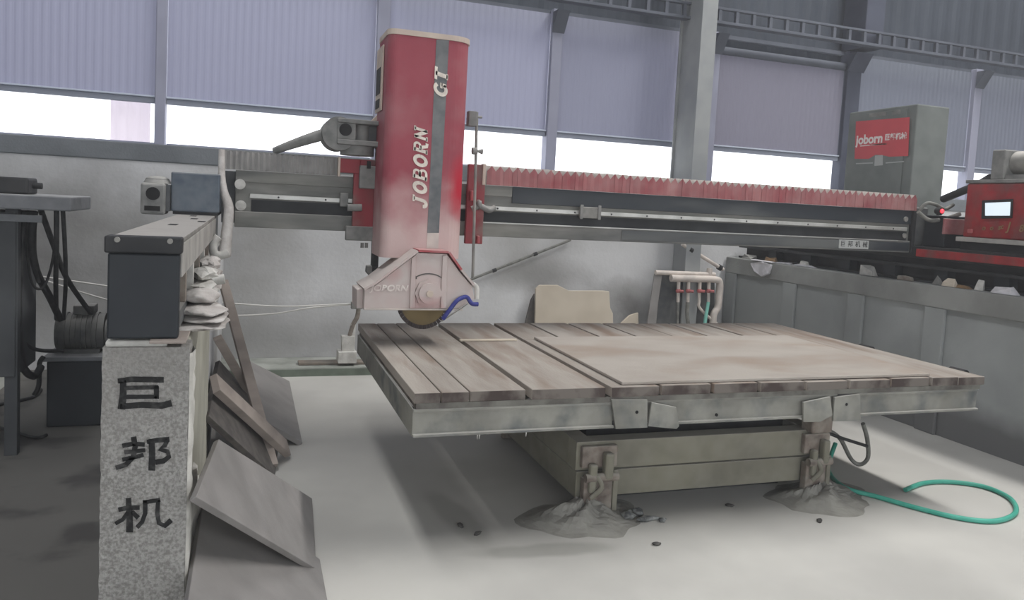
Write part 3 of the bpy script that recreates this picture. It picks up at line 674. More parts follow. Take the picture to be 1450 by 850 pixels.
for k, (yy, dx, rz, lab) in enumerate(((3.25, 0, .02, 'flat pale scrap behind the rag pile, lowest of its heap'), (3.28, .004, .022, 'second flat pale scrap of the heap behind the rag pile'), (3.24, -.006, .02, 'third flat pale scrap of the heap behind the rag pile'), (3.3, .0, .022, 'topmost flat pale scrap of the heap behind the rag pile'))):
    lumpy('folded_rag', 'white', lab, 'rag', (-.17 + dx, yy, zz), .05, .17, rz, 60 + k, G, amp=.16, n=12, mm=6, smooth=False); zz += rz * 1.8
zz = 1.077
for k, (yy, rz, lab) in enumerate(((3.75, .03, 'lowest pale scrap of the farthest heap under the rail skirt'), (3.8, .028, 'middle pale scrap of the farthest heap under the rail skirt'), (3.76, .03, 'topmost pale scrap of the farthest heap under the rail skirt'))):
    lumpy('folded_rag', 'cloth', lab, 'rag', (-.172, yy, zz), .05, .18, rz, 70 + k, G, amp=.16, n=12, mm=6, smooth=False); zz += rz * 1.8
# dusty cable bundle hanging at the bridge's left end
cb = MB().tube([PY(314, 212, 4.62), PY(314, 250, 4.6), PY(317, 272, 4.58), PY(324, 295, 4.56), PY(321, 330, 4.55), PY(318, 362, 4.5)], lambda t: .016 + .018 * t, 10).build('cable_bundle', 'cloth', None, 0, PY(318, 362, 4.5)); tag(cb, 'dusty white cable bundle hanging at the left end of the bridge', 'cable')
cb = MB().tube([PY(309, 335, 4.3), PY(302, 345, 4.3), PY(303, 358, 4.3), PY(312, 362, 4.3), PY(324, 358, 4.3)], .022, 10).build('hose_elbow', 'white', None, 0, PY(303, 358, 4.3)); tag(cb, 'short dusty pipe elbow below the hanging cable bundle', 'pipe')
cb = MB().cyl(PY(288, 400, 3.6), PY(318, 395, 3.6), .022, 12).build('pipe_stub', 'white', None, 0, PY(318, 395, 3.6)); tag(cb, 'white pipe stub poking out over the rag pile', 'pipe')

# ------------------------------------------------------------------ bridge
YBF = 4.75
br = thing('saw_bridge', 'long grey steel bridge beam spanning the workshop above the table', 'bridge', (2.3, 4.95, 1.335))
B('beam', 'beam', br, -.09, 4.93, YBF, 5.15, 1.338, 1.668, .006)
B('upper_flange', 'beam', br, -.09, 1.6, YBF - .012, YBF - .001, 1.60, 1.668, .003)
B('upper_flange', 'navyd', br, 1.601, 4.93, YBF - .012, YBF - .001, 1.56, 1.668, .003)
B('lower_strip', 'navyd', br, 2.4, 4.92, YBF - .0235, YBF - .0205, 1.35, 1.415, .001)
B('lower_flange', 'beam', br, -.09, 4.93, YBF - .02, YBF - .001, 1.338, 1.43, .004)
B('groove', 'groove', br, .0, 4.9, YBF - .006, YBF - .001, 1.432, 1.50)
B('linear_rail', 'railwhite', br, -.01, 4.88, YBF - .03, YBF - .007, 1.508, 1.535, .003)
B('edge_lip', 'railwhite', br, 1.4, 4.8, YBF - .026, YBF - .0205, 1.425, 1.432)
for k in range(18):
    x = .15 + k * .27
    MB().cyl((x, YBF - .032, 1.521), (x, YBF - .0295, 1.521), .006, 8).build('rail_screw', 'hole', br)
B('rail_block', 'steel', br, 2.07, 2.22, YBF - .055, YBF - .031, 1.487, 1.562, .004)
for x in (2.075, 2.205): B('block_lip', 'cast', br, x - .01, x + .012, YBF - .065, YBF - .056, 1.48, 1.575, .003)
for p in ((340, 261), (341, 291)):
    c = PY(p[0], p[1], YBF); MB().cyl((c.x, YBF - .014, c.z), (c.x, YBF + .0, c.z), .030, 20).cyl((c.x, YBF - .02, c.z), (c.x, YBF - .0142, c.z), .018, 6).build('bolt', 'white', br)
# bellows: folded front skirt with saw-tooth top and a pale inner liner
def bellows(x0, x1, pitch, m, y0, y1, zb, zt, amp, fr, liner):
    mb = MB(); n = int((x1 - x0) / pitch) * 2; ln = MB()
    for k in range(n):
        xa = x0 + (x1 - x0) * k / n; xb = x0 + (x1 - x0) * (k + 1) / n
        za = zt + (amp if k % 2 else 0); zc = zt + (0 if k % 2 else amp); ya = y0 - (fr if k % 2 else 0); yc = y0 - (0 if k % 2 else fr)
        mb.add([(xa, ya, zb), (xb, yc, zb), (xb, yc, zc), (xa, ya, za)], [(0, 1, 2, 3)])
        ln.add([(xa, y0 + .03, zb), (xb, y0 + .03, zb), (xb, y0 + .03, zt + amp), (xa, y0 + .03, zt + amp)], [(0, 1, 2, 3)])
        ln.add([(xa, y0 + .031, zt + amp - .001), (xb, y0 + .031, zt + amp - .001), (xb, y1, zt + amp - .001), (xa, y1, zt + amp - .001)], [(0, 1, 2, 3)])
    o = mb.build('bellows', m, br); q_ = o.modifiers.new('thick', 'SOLIDIFY'); q_.thickness = .004
    o = ln.build('bellows_liner', liner, br); q_ = o.modifiers.new('thick', 'SOLIDIFY'); q_.thickness = .003
bellows(1.42, 4.96, .058, 'bell_red', YBF - .02, 5.12, 1.67, 1.757, .036, .007, 'liner')
bellows(-.17, .5, .03, 'bell_grey', YBF - .02, 5.12, 1.67, 1.765, .012, .014, 'bell_grey')
# name plate with four characters
pA = PY(1188, 342, YBF - .024); pB = PY(1229, 355, YBF - .024)
npl = B('name_plate', 'postgrey', br, pA.x, pB.x, YBF - .027, YBF - .0205, 1.352, 1.418, .002)
def text_obj(body, size, m, parent, loc, xdir, ydir, ext=.001, off=0.0, shear=0.0, name='lettering', squash=1.0):
    cu = bpy.data.curves.new(name, 'FONT'); cu.body = body; cu.size = size; cu.extrude = ext; cu.offset = off; cu.shear = shear; cu.align_x = 'CENTER'; cu.align_y = 'CENTER'
    o = bpy.data.objects.new(name, cu); COL.objects.link(o)
    dg = bpy.context.evaluated_depsgraph_get(); me = bpy.data.meshes.new_from_object(o.evaluated_get(dg)); bpy.data.objects.remove(o)
    X = Vector(xdir).normalized() * squash; Y = Vector(ydir).normalized(); Z = X.normalized().cross(Y)
    mt = Matrix((X, Y, Z)).transposed().to_4x4(); mt.translation = Vector(loc) - parent_off(parent)
    me.transform(mt); me.materials.clear(); me.materials.append(M[m]); me.name = name
    o = bpy.data.objects.new(name, me); COL.objects.link(o); o.parent = parent
    return o
for k, ch in enumerate('巨邦机械'):
    x = pA.x + (pB.x - pA.x) * (k + .5) / 4
    text_obj(ch, .05, 'ink', npl, (x, YBF - .028, 1.385), (1, 0, 0), (0, 0, 1), .0005)
# left end carriage
B('end_carriage', 'navy', br, -.41, -.165, 4.5, 5.3, 1.42, 1.632, .008)
B('carriage_foot', 'black', br, -.40, -.17, 4.52, 5.28, 1.405, 1.419)
B('carriage_neck', 'steeld', br, -.164, -.091, 4.78, 5.12, 1.36, 1.66)
gb = MB().box(-.55, -.43, 4.44, 4.62, 1.40, 1.565).build('gearbox', 'cast', br, .012)
MB().cyl((-.49, 4.428, 1.51), (-.49, 4.4395, 1.51), .034, 18).build('gearbox_bore', 'hole', gb)
MB().cyl((-.48, 4.54, 1.566), (-.48, 4.54, 1.585), .07, 20, .06).ball((-.48, 4.54, 1.585), .06, .06, .02, 20, 8).build('gearbox_cap', 'cast', gb)
B('gearbox_slot', 'hole', gb, -.53, -.455, 4.434, 4.4395, 1.42, 1.445)
B('gearbox_flange', 'steeld', gb, -.4295, -.411, 4.46, 4.60, 1.42, 1.56)
# right end carriage
B('end_carriage', 'black', br, 4.94, 5.62, 3.2, 6.3, 1.30, 1.395, .006)
B('red_skirt', 'rednew', br, 4.925, 4.939, 3.2, 4.66, 1.315, 1.375, .002)
B('carriage_post', 'steeld', br, 4.94, 5.1, 4.74, 5.2, 1.396, 1.70, .01)
B('junction_block', 'blueblack', br, 5.02, 5.3, 4.5, 4.70, 1.396, 1.64, .01)
B('junction_plate', 'bell_red', br, 4.99, 5.19, 4.48, 4.499, 1.50, 1.62, .004)
B('beam_end_plate', 'black', br, 4.931, 4.965, 4.72, 5.16, 1.338, 1.67, .004)
for z in (1.60, 1.47):
    MB().cyl((4.87, YBF - .022, z), (4.87, YBF - .0125, z), .02, 14).build('bolt', 'steel', br)

# right rail beam on stands
rr = thing('rail_beam', 'black right rail beam on short stands along the right wall', 'rail', (5.05, 4, 1.116))
B('top_flange', 'black', rr, 4.955, 5.2, .8, 7.0, 1.225, 1.25, .002); B('web', 'black', rr, 5.06, 5.075, .8, 7.0, 1.135, 1.224); B('bottom_flange', 'black', rr, 4.96, 5.2, .8, 7.0, 1.117, 1.134)
B('guide', 'black', rr, 5.03, 5.12, .8, 7.0, 1.251, 1.299)
y = .9
while y < 6.9:
    B('stand', 'blueblack', rr, 4.975, 5.059, y, y + .12, 1.135, 1.224); y += .5

# litter on the right wall top
G = 'litter on the right wall ledge'
def wtop(a, b, z=1.151): return PZ(a, b, z)
def litter(a, b, rx, ry, rz, m, lab, seed, amp=.2, nm='crumpled_bag', cat='bag'):
    c = PX(a, b, 4.915); rs = random.Random(seed); j = lambda: rs.uniform(-.35, .35)
    z1 = rz * 1.15
    bot = [(-rx * (1 + j()), -ry * .8, 0), (rx * (1 + j()), -ry * .8 * (1 + j()), 0), (rx * (1 + j()), ry * .8 * (1 + j()), 0), (-rx, ry * .8 * (1 + j()), 0)]
    top = [(p[0] * (.75 + j()), p[1] * (.7 + j()), z1 * (.75 + j())) for p in bot]
    o = MB().hexa(bot, top).build(nm, m, None, .003); o.location = (c.x + .015, c.y, 1.116); tag(o, lab, cat, G)
# bag draped over the wall edge
c = PX(1074, 380, XR - .02)
mb = MB(); n = 10
pts = [PX(1062, 373, XR - .03), PX(1078, 371, XR - .045), PX(1091, 375, XR - .03), PX(1086, 388, XR - .045), PX(1078, 392, XR - .03), PX(1067, 384, XR - .05)]
mb.hexa(pts, [Vector((XR + .045, p.y, max(p.z, 1.152))) if False else Vector((XR - .002, p.y, p.z)) for p in pts]); mb.box(XR - .03, XR + .04, pts[2].y, pts[0].y, 1.116, 1.126)
tag(mb.build('plastic_bag', 'bagwhite', None, .008, (XR, pts[1].y, 1.1)), 'white plastic bag hanging over the far end of the right wall', 'bag', G)
litter(1110, 372, .03, .14, .018, 'bagwhite', 'flat white scrap beside the hanging plastic bag', 41)
litter(1140, 372, .035, .2, .02, 'bagwhite', 'long white scrap in the middle of the far wall ledge', 42)
litter(1092, 362, .03, .09, .045, 'woodblk', 'brown wooden block on the far wall ledge', 43, .06, 'wood_block', 'block')
litter(1057, 360, .03, .12, .045, 'cast', 'grey lump at the far end of the wall ledge', 44, .15, 'stone_lump', 'lump')
litter(1138, 366, .03, .08, .05, 'white', 'upright white scrap against the rail beam', 45)
litter(1229, 375, .03, .09, .07, 'white', 'white pointed offcut below the end of the bridge beam', 46, .12, 'stone_offcut', 'offcut')
litter(1344, 394, .03, .07, .05, 'stone', 'cream block on the ledge under the red control box', 47, .05, 'stone_block', 'block')
litter(1362, 399, .025, .08, .02, 'woodblk', 'small brown scrap beside the cream block', 48)
litter(1386, 392, .02, .05, .085, 'white', 'upright white offcut on the ledge near the right edge', 49, .12, 'stone_offcut', 'offcut')
litter(1424, 404, .04, .09, .05, 'bagwhite', 'crumpled white bag at the right edge of the ledge', 50)
litter(1282, 392, .025, .09, .03, 'rust', 'rusty scrap on the ledge below the bridge end', 51)
litter(1327, 382, .02, .05, .06, 'cast', 'grey pointed scrap left of the cream block', 52, .2, 'stone_offcut', 'offcut')

# control cabinet
cbx = thing('control_cabinet', 'tall grey control cabinet with a red poster on its side', 'cabinet', (5.5, 5.6, 1.396))
CX = 5.37; CY0 = 5.2; CY1 = PX(1203, 160, CX).y; CZ = 2.594
B('body', 'cabinet', cbx, CX, CX + .36, CY0, CY1, 1.45, CZ, .012)
B('plinth', 'steeld', cbx, CX + .02, CX + .34, CY0 + .03, CY1 - .03, 1.396, 1.449)
B('door', 'cabinet', cbx, CX - .012, CX - .001, CY0 + .1, CY1 - .03, 1.5, CZ - .03, .004)
for (a, b) in ((1232, 1256), (1264, 1276)):
    ya = PX(a, 157, CX - .01).y; yb = PX(b, 155, CX - .01).y
    B('vent_slot', 'steel', cbx, CX - .015, CX - .0125, yb, ya, CZ - .07, CZ - .035)
F = lambda a, b: PX(a, b, CX - .0135)
po = MB().extr([F(1212, 172), F(1288, 166), F(1286, 221), F(1259, 222), F(1250, 220), F(1240, 219), F(1230, 225), F(1210, 225)], (.001, 0, 0)).build('poster', 'poster', cbx)
c = F(1244, 195)
text_obj('joborn', .118, 'print', po, F(1231, 197.5) + Vector((-.001, 0, 0)), (0, -1, 0), (0, 0, 1), .0006, .004, squash=1.0)
text_obj('巨邦机械', .062, 'print', po, F(1268, 194) + Vector((-.001, 0, 0)), (0, -1, 0), (0, 0, 1), .0006, .002)
def strip(a, b, c2, d, m):
    MB().extr([F(a, b), F(c2, d), F(c2, d + 1.6), F(a, b + 1.6)], (.0008, 0, 0)).build('print_line', m, po)
strip(1218, 206, 1256, 203, 'print'); strip(1212, 231, 1236, 230, 'postgrey'); strip(1254, 230, 1280, 228, 'postgrey')
MB().extr([F(1239, 220.5), F(1250, 219.5), F(1250, 234), F(1238, 235)], (.0008, 0, 0)).build('blank_label', 'postgrey', po)

# red control box with screen
RX = 5.0
rbx = thing('control_box', 'worn red control box with a small lit screen at the right edge', 'control box', (5.2, 4.1, 1.396))
ry1 = PX(1366, 300, RX).y
B('housing', 'rednew', rbx, RX, RX + .5, 3.3, ry1, 1.49, 1.885, .012)
B('base_tray', 'skirt', rbx, RX - .02, RX + .5, 3.3, ry1 + .04, 1.455, 1.489, .004); B('box_plinth', 'black', rbx, RX + .01, RX + .5, 3.3, ry1 + .02, 1.396, 1.4545)
B('top_rim', 'cast', rbx, RX - .008, RX + .505, 3.3, ry1 + .01, 1.886, 1.91, .004)
Q = lambda a, b: PX(a, b, RX - .004)
sb = MB().extr([Q(1392, 284), Q(1435, 282), Q(1434, 309), Q(1391, 310)], (-.012, 0, 0)).build('screen_bezel', 'black', rbx, .003)
Q2 = lambda a, b: PX(a, b, RX - .0165)
MB().extr([Q2(1395, 287.5), Q2(1431, 286), Q2(1430, 305.5), Q2(1395, 305.5)], (-.001, 0, 0)).build('screen', 'screen', sb)
for k, (ch, a, b, s) in enumerate((('o', 1393, 323, .05), ('o', 1404, 323, .05), ('s', 1415, 322, .055), ('c', 1419, 321, .05), ('J', 1428, 321, .085), ('8', 1446, 324, .07))):
    text_obj(ch, s, 'woodblk', rbx, Q(a, b) + Vector((-.001, 0, 0)), (0, -1, 0), (0, 0, 1), .001, .001, .2)
B('side_knob', 'valve', rbx, RX - .03, RX - .001, ry1 - .09, ry1 - .06, 1.52, 1.55, .006)
mo = thing('drive_motor', 'grey motor with end bracket on top of the red control box', 'motor', (5.2, 3.9, 1.911))
yy = PX(1404, 230, RX).y
MB().box(RX, RX + .26, yy - .1, yy, 1.911, 2.12).build('motor_bracket', 'cast', mo, .008)
MB().cyl((RX + .13, yy - .101, 2.03), (RX + .13, 3.3, 2.03), .085, 24).build('motor_body', 'steel', mo)
B('motor_foot', 'cast', mo, RX + .02, RX + .24, 3.32, yy - .102, 1.911, 1.944)
# cable from the motor to the left, LED and loose cables
o = MB().tube([PX(1336, 282, 5.32), PX(1365, 270, 5.22), PX(1385, 262, 5.12), PX(1402, 252, 5.05)], .03, 10).build('flexible_conduit', 'black', None, 0, PX(1385, 262, 5.12)); tag(o, 'thick black conduit running from the cabinet to the red control box', 'conduit')
o = MB().tube([PY(1302, 298, 4.66), PY(1312, 288, 4.64), PY(1325, 290, 4.62), PY(1338, 296, 4.6), PY(1350, 290, 4.6)], .014, 8).build('grey_conduit', 'greycable', None, 0, PY(1325, 290, 4.62)); tag(o, 'pale grey conduit arching over the right end of the bridge', 'cable')
o = MB().tube([PY(1300, 300, 4.6), PY(1316, 312, 4.58), PY(1338, 310, 4.55), PY(1360, 303, 4.5)], .016, 8).build('grey_conduit', 'greycable', None, 0, PY(1316, 312, 4.58)); tag(o, 'pale grey conduit running beside the red light at the bridge end', 'cable')
c = PY(1334, 299, 4.52)
li = thing('indicator_lamp', 'small glowing red indicator light at the right end of the bridge', 'indicator', (c.x, c.y + .1, 1.64))
MB().cyl(c + Vector((0, .002, 0)), c + Vector((0, .05, 0)), .026, 12).build('lamp_body', 'black', li); MB().ball(c, .016, .012, .016, 12, 8).build('lamp_lens', 'led', li)
B('lamp_stalk', 'black', li, c.x - .012, c.x + .012, c.y + .01, c.y + .04, 1.641, c.z)

# ------------------------------------------------------------------ saw head
HX0, HX1 = PY(545, 200, 4.33).x, PY(663, 200, 4.33).x
HY0, HY1 = 4.33, 4.68
HZ0, HZ1 = 1.215, 2.46
hd = thing('stone_saw', 'tall dusty red saw head column with blade guard below', 'saw', ((HX0 + HX1) / 2, 4.53, HZ0))
# rounded column shell
def rrect(x0, x1, y0, y1, r, n=8):
    P = []
    for (cx, cy, a0) in ((x1 - r, y0 + r, -90), (x1 - .03, y1 - .03, 0), (x0 + .03, y1 - .03, 90), (x0 + r * .5, y0 + r * .5, 180)):
        rr_ = {-90: r, 0: .03, 90: .03, 180: r * .5}[a0]
        for k in range(n + 1):
            a = (a0 + 90 * k / n) * D; P.append((cx + rr_ * math.cos(a), cy + rr_ * math.sin(a)))
    return P
def shell(P, z0, z1, name, m, par, smooth=True):
    n = len(P); mb = MB(); mb.add([(x, y, z0) for x, y in P] + [(x, y, z1) for x, y in P], [(i, (i + 1) % n, n + (i + 1) % n, n + i) for i in range(n)], False)
    mb.add([(x, y, z0) for x, y in P], [tuple(range(n - 1, -1, -1))]); mb.add([(x, y, z1) for x, y in P], [tuple(range(n))])
    return mb.build(name, m, par)
P = rrect(HX0, HX1, HY0, HY1, .11)
shell(P, HZ0, HZ1, 'column_shell', 'column_red', hd)
P2 = rrect(HX0 - .004, HX1 + .006, HY0 - .006, HY1, .113)
shell(P2, HZ1 + .0005, HZ1 + .03, 'top_rim', 'cream', hd)
# stripe
ya = HY0 - .0025
stx = [PY(624, 50, ya).x, PY(637, 50, ya).x]
MB().extr([PY(618, 56, ya), PY(636, 56, ya), PY(621.5, 330, ya), PY(605, 330, ya)], (0, .0022, 0)).build('stripe', 'stripe', hd)
MB().extr([PY(605, 330, ya), PY(621.5, 330, ya), PY(620.5, 352, ya), PY(604, 352, ya)], (0, .0022, 0)).build('stripe', 'pvc', hd)
# raised letters, serif shapes drawn as strokes. u runs along reading direction (upwards), v across (letter top to the left)
def glyph(strokes, org, su, sv, name, m, par, y, slant=.25, t=.006):
    mb = MB()
    f = lambda u, v: Vector((org.x - (v - .5) * sv, y, org.z + (u + (v - .5) * slant) * su))
    for pts, w in strokes:
        w *= 1.3; n = len(pts); Lp = []; Rp = []
        for i, (x, yy2) in enumerate(pts):
            a = pts[max(i - 1, 0)]; b = pts[min(i + 1, n - 1)]; dx, dy = (b[0] - a[0]), (b[1] - a[1]); l = math.hypot(dx, dy) or 1
            Lp.append((x - dy / l * w / 2, yy2 + dx / l * w / 2)); Rp.append((x + dy / l * w / 2, yy2 - dx / l * w / 2))
        for i in range(n - 1):
            mb.extr([f(*Lp[i]), f(*Lp[i + 1]), f(*Rp[i + 1]), f(*Rp[i])], (0, t, 0))
    return mb.build(name, m, par)
def arc(cx, cy, rx, ry, a0, a1, n=10): return [(cx + rx * math.cos((a0 + (a1 - a0) * k / n) * D), cy + ry * math.sin((a0 + (a1 - a0) * k / n) * D)) for k in range(n + 1)]
GL = {
 'J': [([(.6, .95), (.58, .3)] + arc(.36, .22, .22, .2, 10, -190, 8), .2), ([(.35, .95), (.85, .95)], .12)],
 'O': [(arc(.5, .5, .34, .42, 0, 360, 18), .2)],
 'B': [([(.25, .02), (.25, .98)], .2), ([(.1, .95), (.55, .95)] + arc(.55, .74, .2, .21, 90, -90, 8) + [(.3, .53)], .13), ([(.3, .53), (.58, .5)] + arc(.6, .27, .24, .22, 90, -90, 8) + [(.1, .05)], .14)],
 'R': [([(.25, .02), (.25, .98)], .2), ([(.1, .95), (.55, .95)] + arc(.55, .74, .22, .21, 90, -90, 8) + [(.3, .53)], .13), ([(.48, .52), (.68, .06), (.92, .05)], .18), ([(.08, .05), (.42, .05)], .1)],
 'N': [([(.2, .03), (.2, .97)], .16), ([(.2, .95), (.8, .05)], .2), ([(.8, .03), (.8, .97)], .16), ([(.05, .05), (.38, .05)], .1), ([(.62, .95), (.98, .95)], .1)],
 'G': [(arc(.5, .5, .36, .43, 40, 330, 14) , .2), ([(.84, .08), (.84, .45)], .18), ([(.58, .45), (.95, .45)], .13)],
 'T': [([(.5, .02), (.5, .95)], .22), ([(.08, .92), (.95, .92)], .16), ([(.3, .05), (.7, .05)], .1)],
}
pJ = PY(600, 294, HY0 - .008); pN = PY(600, 180, HY0 - .008)
step = (pN.z - pJ.z) / 6
for k, ch in enumerate('JOBORN'):
    px = 597.5 - (k * .35)
    z = pJ.z + step * k
    o = Vector((PY(595.5 + (270 - 19 * k - 200) * -.02, 290 - 19 * k, HY0 - .008).x, 0, z))
    glyph(GL[ch], o, step * .98, .078, 'raised_letter', 'letter', hd, HY0 - .0075)
pG = PY(621, 136, HY0 - .01); pT = PY(625, 96, HY0 - .01); st2 = (pT.z - pG.z) / 2
for k, ch in enumerate('GT'):
    glyph(GL[ch], Vector((PY(624 + k * 1.2, 126 - 20 * k, HY0 - .01).x, 0, pG.z + st2 * k)), st2, .075, 'raised_letter', 'letter', hd, HY0 - .0095)
# side cable tray on the left of the column
B('cable_tray', 'cream', hd, HX0 - .012, HX0 - .002, 4.46, 4.67, 2.05, 2.42, .003)
B('tray_slot', 'hole', hd, HX0 - .016, HX0 - .0125, 4.5, 4.64, 2.15, 2.3)
B('tray_slot', 'hole', hd, HX0 - .016, HX0 - .0125, 4.5, 4.64, 2.07, 2.12)
MB().extr([PY(525, 172, 4.7), PY(549, 150, 4.7), PY(549, 168, 4.7)], (0, .1, 0)).build('gusset', 'cream', hd)
# dark slide rail behind the column at left, foot block
sx = PY(533, 300, 4.69).x
B('slide_rail', 'black', hd, sx - .02, sx + .02, 4.66, 4.71, 1.10, 1.95, .003)
MB().extr([PY(520, 377, 4.66), PY(535, 376, 4.66), PY(540, 398, 4.66), PY(529, 397, 4.66), PY(519, 386, 4.66)], (0, .07, 0)).build('slide_foot', 'cast', hd, .004)
# carriage plates either side
def pxbox(name, m, a, b, c2, d, y0, y1, bevel=.005, par=hd):
    p = PY(a, b, y0); q_ = PY(c2, d, y0); return B(name, m, par, min(p.x, q_.x), max(p.x, q_.x), y0, y1, min(p.z, q_.z), max(p.z, q_.z), bevel)
pxbox('carriage_plate', 'reddull', 502, 225, 545, 341, 4.682, 4.7185)
pxbox('carriage_cover', 'reddull', 481, 224, 510, 246, 4.67, 4.7185)
pxbox('carriage_edge', 'cream', 479.5, 222, 481.5, 250, 4.668, 4.715, .001)
sb = pxbox('slide_block', 'cast', 510, 234, 532, 268, 4.64, 4.681)
pxbox('block_bore', 'hole', 520, 228, 525, 239, 4.635, 4.6395, .001, sb)
pxbox('lower_guide', 'cast', 490, 320, 535, 342, 4.66, 4.7)
for xx in (513, 519): 
    c = PY(xx, 344, 4.68); MB().cyl(c, c - Vector((0, 0, .03)), .01, 8).build('guide_bolt', 'cast', hd)
pxbox('runner_block', 'cast', 482, 273, 493, 293, 4.69, 4.72)
MB().cyl(PY(492, 294, 4.66), PY(512, 294, 4.66), .022, 12).build('runner_shaft', 'cast', hd)
pxbox('carriage_plate', 'reddull', 664, 232, 683, 346, 4.682, 4.7185)
pxbox('carriage_edge', 'cream', 684.5, 232, 687, 262, 4.668, 4.72, .001)
pxbox('carriage_lug', 'red', 676, 334, 679.5, 345, 4.64, 4.68)
pxbox('carriage_lug', 'red', 667, 270, 674, 285, 4.64, 4.68)
c = PY(678, 290, 4.64); MB().ball(c, .02, .025, .03, 10, 8, .2).build('grease_lump', 'cast', hd)
MB().tube([PY(668, 296, 4.65), PY(680, 292, 4.64), PY(692, 298, 4.64), PY(700, 294, 4.66)], .018, 8).build('cable_loop', 'cast', hd)
# vertical rod with nuts on the right
r0 = PY(672.5, 395, 4.5); r1 = PY(670, 160, 4.6)
MB().cyl((r0.x, 4.55, r0.z), (r1.x + .01, 4.55, r1.z), .009, 10).build('depth_rod', 'steel', hd)
c = PY(669, 165, 4.55); B('rod_bracket', 'cast', hd, c.x - .03, c.x + .02, 4.52, 4.58, c.z - .06, c.z + .03, .004); MB().cyl((c.x - .0, 4.55, c.z + .0), (c.x + .06, 4.55, c.z), .008, 8).build('rod_pin', 'cast', hd)
c = PY(672, 214, 4.55); MB().cyl((c.x - .015, 4.55, c.z), (c.x + .015, 4.55, c.z), .022, 10).cyl((c.x + .016, 4.55, c.z), (c.x + .05, 4.55, c.z), .006, 8, .018).build('rod_nut', 'cast', hd)

# gearmotor at the left of the head
gm = MB()
p0 = PY(479, 190, 4.66); R0 = .098
gm.cyl((p0.x - .0, 4.60, p0.z), (p0.x, 4.80, p0.z), R0, 26).build('gear_wheel_case', 'cast', hd, .004)
gx0 = PY(485, 190, 4.6).x; gx1 = PY(540, 190, 4.6).x
gz0 = PY(510, 210, 4.6).z; gz1 = PY(510, 171, 4.6).z
B('gear_top_plate', 'cast', hd, gx0 - .03, gx1, 4.58, 4.8, gz1 - .02, gz1 + .005, .005)
B('gear_bottom_plate', 'cast', hd, gx0 - .03, gx1, 4.58, 4.8, gz0 + .015, gz0 + .045, .005)
B('gear_web', 'steeld', hd, gx0, gx1 - .005, 4.66, 4.8, gz0 + .046, gz1 - .021)
gq = B('gear_face', 'cast', hd, gx0 - .03, gx0 + .075, 4.59, 4.659, gz0 + .046, gz1 - .021, .004)
MB().cyl((gx0 + .015, 4.583, (gz0 + gz1) / 2 + .02), (gx0 + .015, 4.5895, (gz0 + gz1) / 2 + .02), .036, 18).build('gear_bore', 'hole', gq)
MB().cyl((gx0 + .12, 4.68, gz0 + .046), (gx0 + .12, 4.68, gz1 - .021), .045, 16).build('gear_shaft', 'cast', hd)
MB().cyl((gx0 + .1, 4.7, gz0 - .04), (gx0 + .1, 4.7, gz0 + .0145), .1, 22).build('gear_neck', 'cast', hd)
o = MB().tube([PY(388, 214, 4.78), PY(410, 206, 4.74), PY(440, 196, 4.7), PY(470, 187, 4.68)], lambda t: .02 + .018 * t, 12).build('drive_conduit', 'cast', hd)

# blade guard
GY = 4.19
gpts = [(516, 411), (533, 403), (592, 358), (633, 360), (650, 384), (668, 405), (672, 424), (655, 437), (515, 437)]
gp = MB().extr([PY(a, b, GY) for a, b in gpts], (0, .30, 0)).build('blade_guard', 'reddust', hd, .004)
# raised rim along the upper edges
rim = [(516, 411), (533, 402), (592, 357), (634, 359), (651, 383), (669, 405)]
for i in range(len(rim) - 1):
    a, b = PY(*rim[i], GY), PY(*rim[i + 1], GY); ax = (b - a).normalized(); nn = ax.cross(Vector((0, 1, 0)))
    if nn.z < 0: nn = -nn
    MB().extr([a + nn * .002, b + nn * .002, b + nn * .014, a + nn * .014], (0, .32, 0)).build('guard_rim', 'red' if i in (2, 3) else 'reddust', gp).location = (0, -.02, 0)
for a, b in ((592, 582), (633, 645)):
    pass
MB().extr([PY(583, 366, GY - .012), PY(589, 361, GY - .012), PY(588, 437, GY - .012), PY(580, 437, GY - .012)], (0, .0118, 0)).build('guard_rib', 'reddust', gp, .003)
MB().extr([PY(627, 362, GY - .012), PY(634, 362, GY - .012), PY(632, 437, GY - .012), PY(624, 437, GY - .012)], (0, .0118, 0)).build('guard_rib', 'reddust', gp, .003)
MB().extr([PY(505, 410, GY + .06), PY(516, 408, GY + .06), PY(516, 437, GY + .06), PY(505, 437, GY + .06)], (0, .2, 0)).build('guard_end', 'reddust', gp, .004)
B('guard_lip', 'pvc', gp, PY(515, 437, GY).x, PY(655, 437, GY).x, GY - .006, GY + .3, PY(600, 439, GY).z - .002, PY(600, 436, GY).z - .004, .002)
# hub housing
hc = PY(606, 415, GY)
MB().cyl((hc.x, GY - .02, hc.z), (hc.x, GY - .0005, hc.z), .078, 8).build('hub_flange', 'reddust', gp, .003)
MB().cyl((hc.x, GY - .04, hc.z), (hc.x, GY - .0205, hc.z), .058, 24).build('hub_cap', 'reddust', gp, .004)
MB().cyl((hc.x, GY - .055, hc.z), (hc.x, GY - .0405, hc.z), .02, 6).build('hub_nut', 'cream', gp)
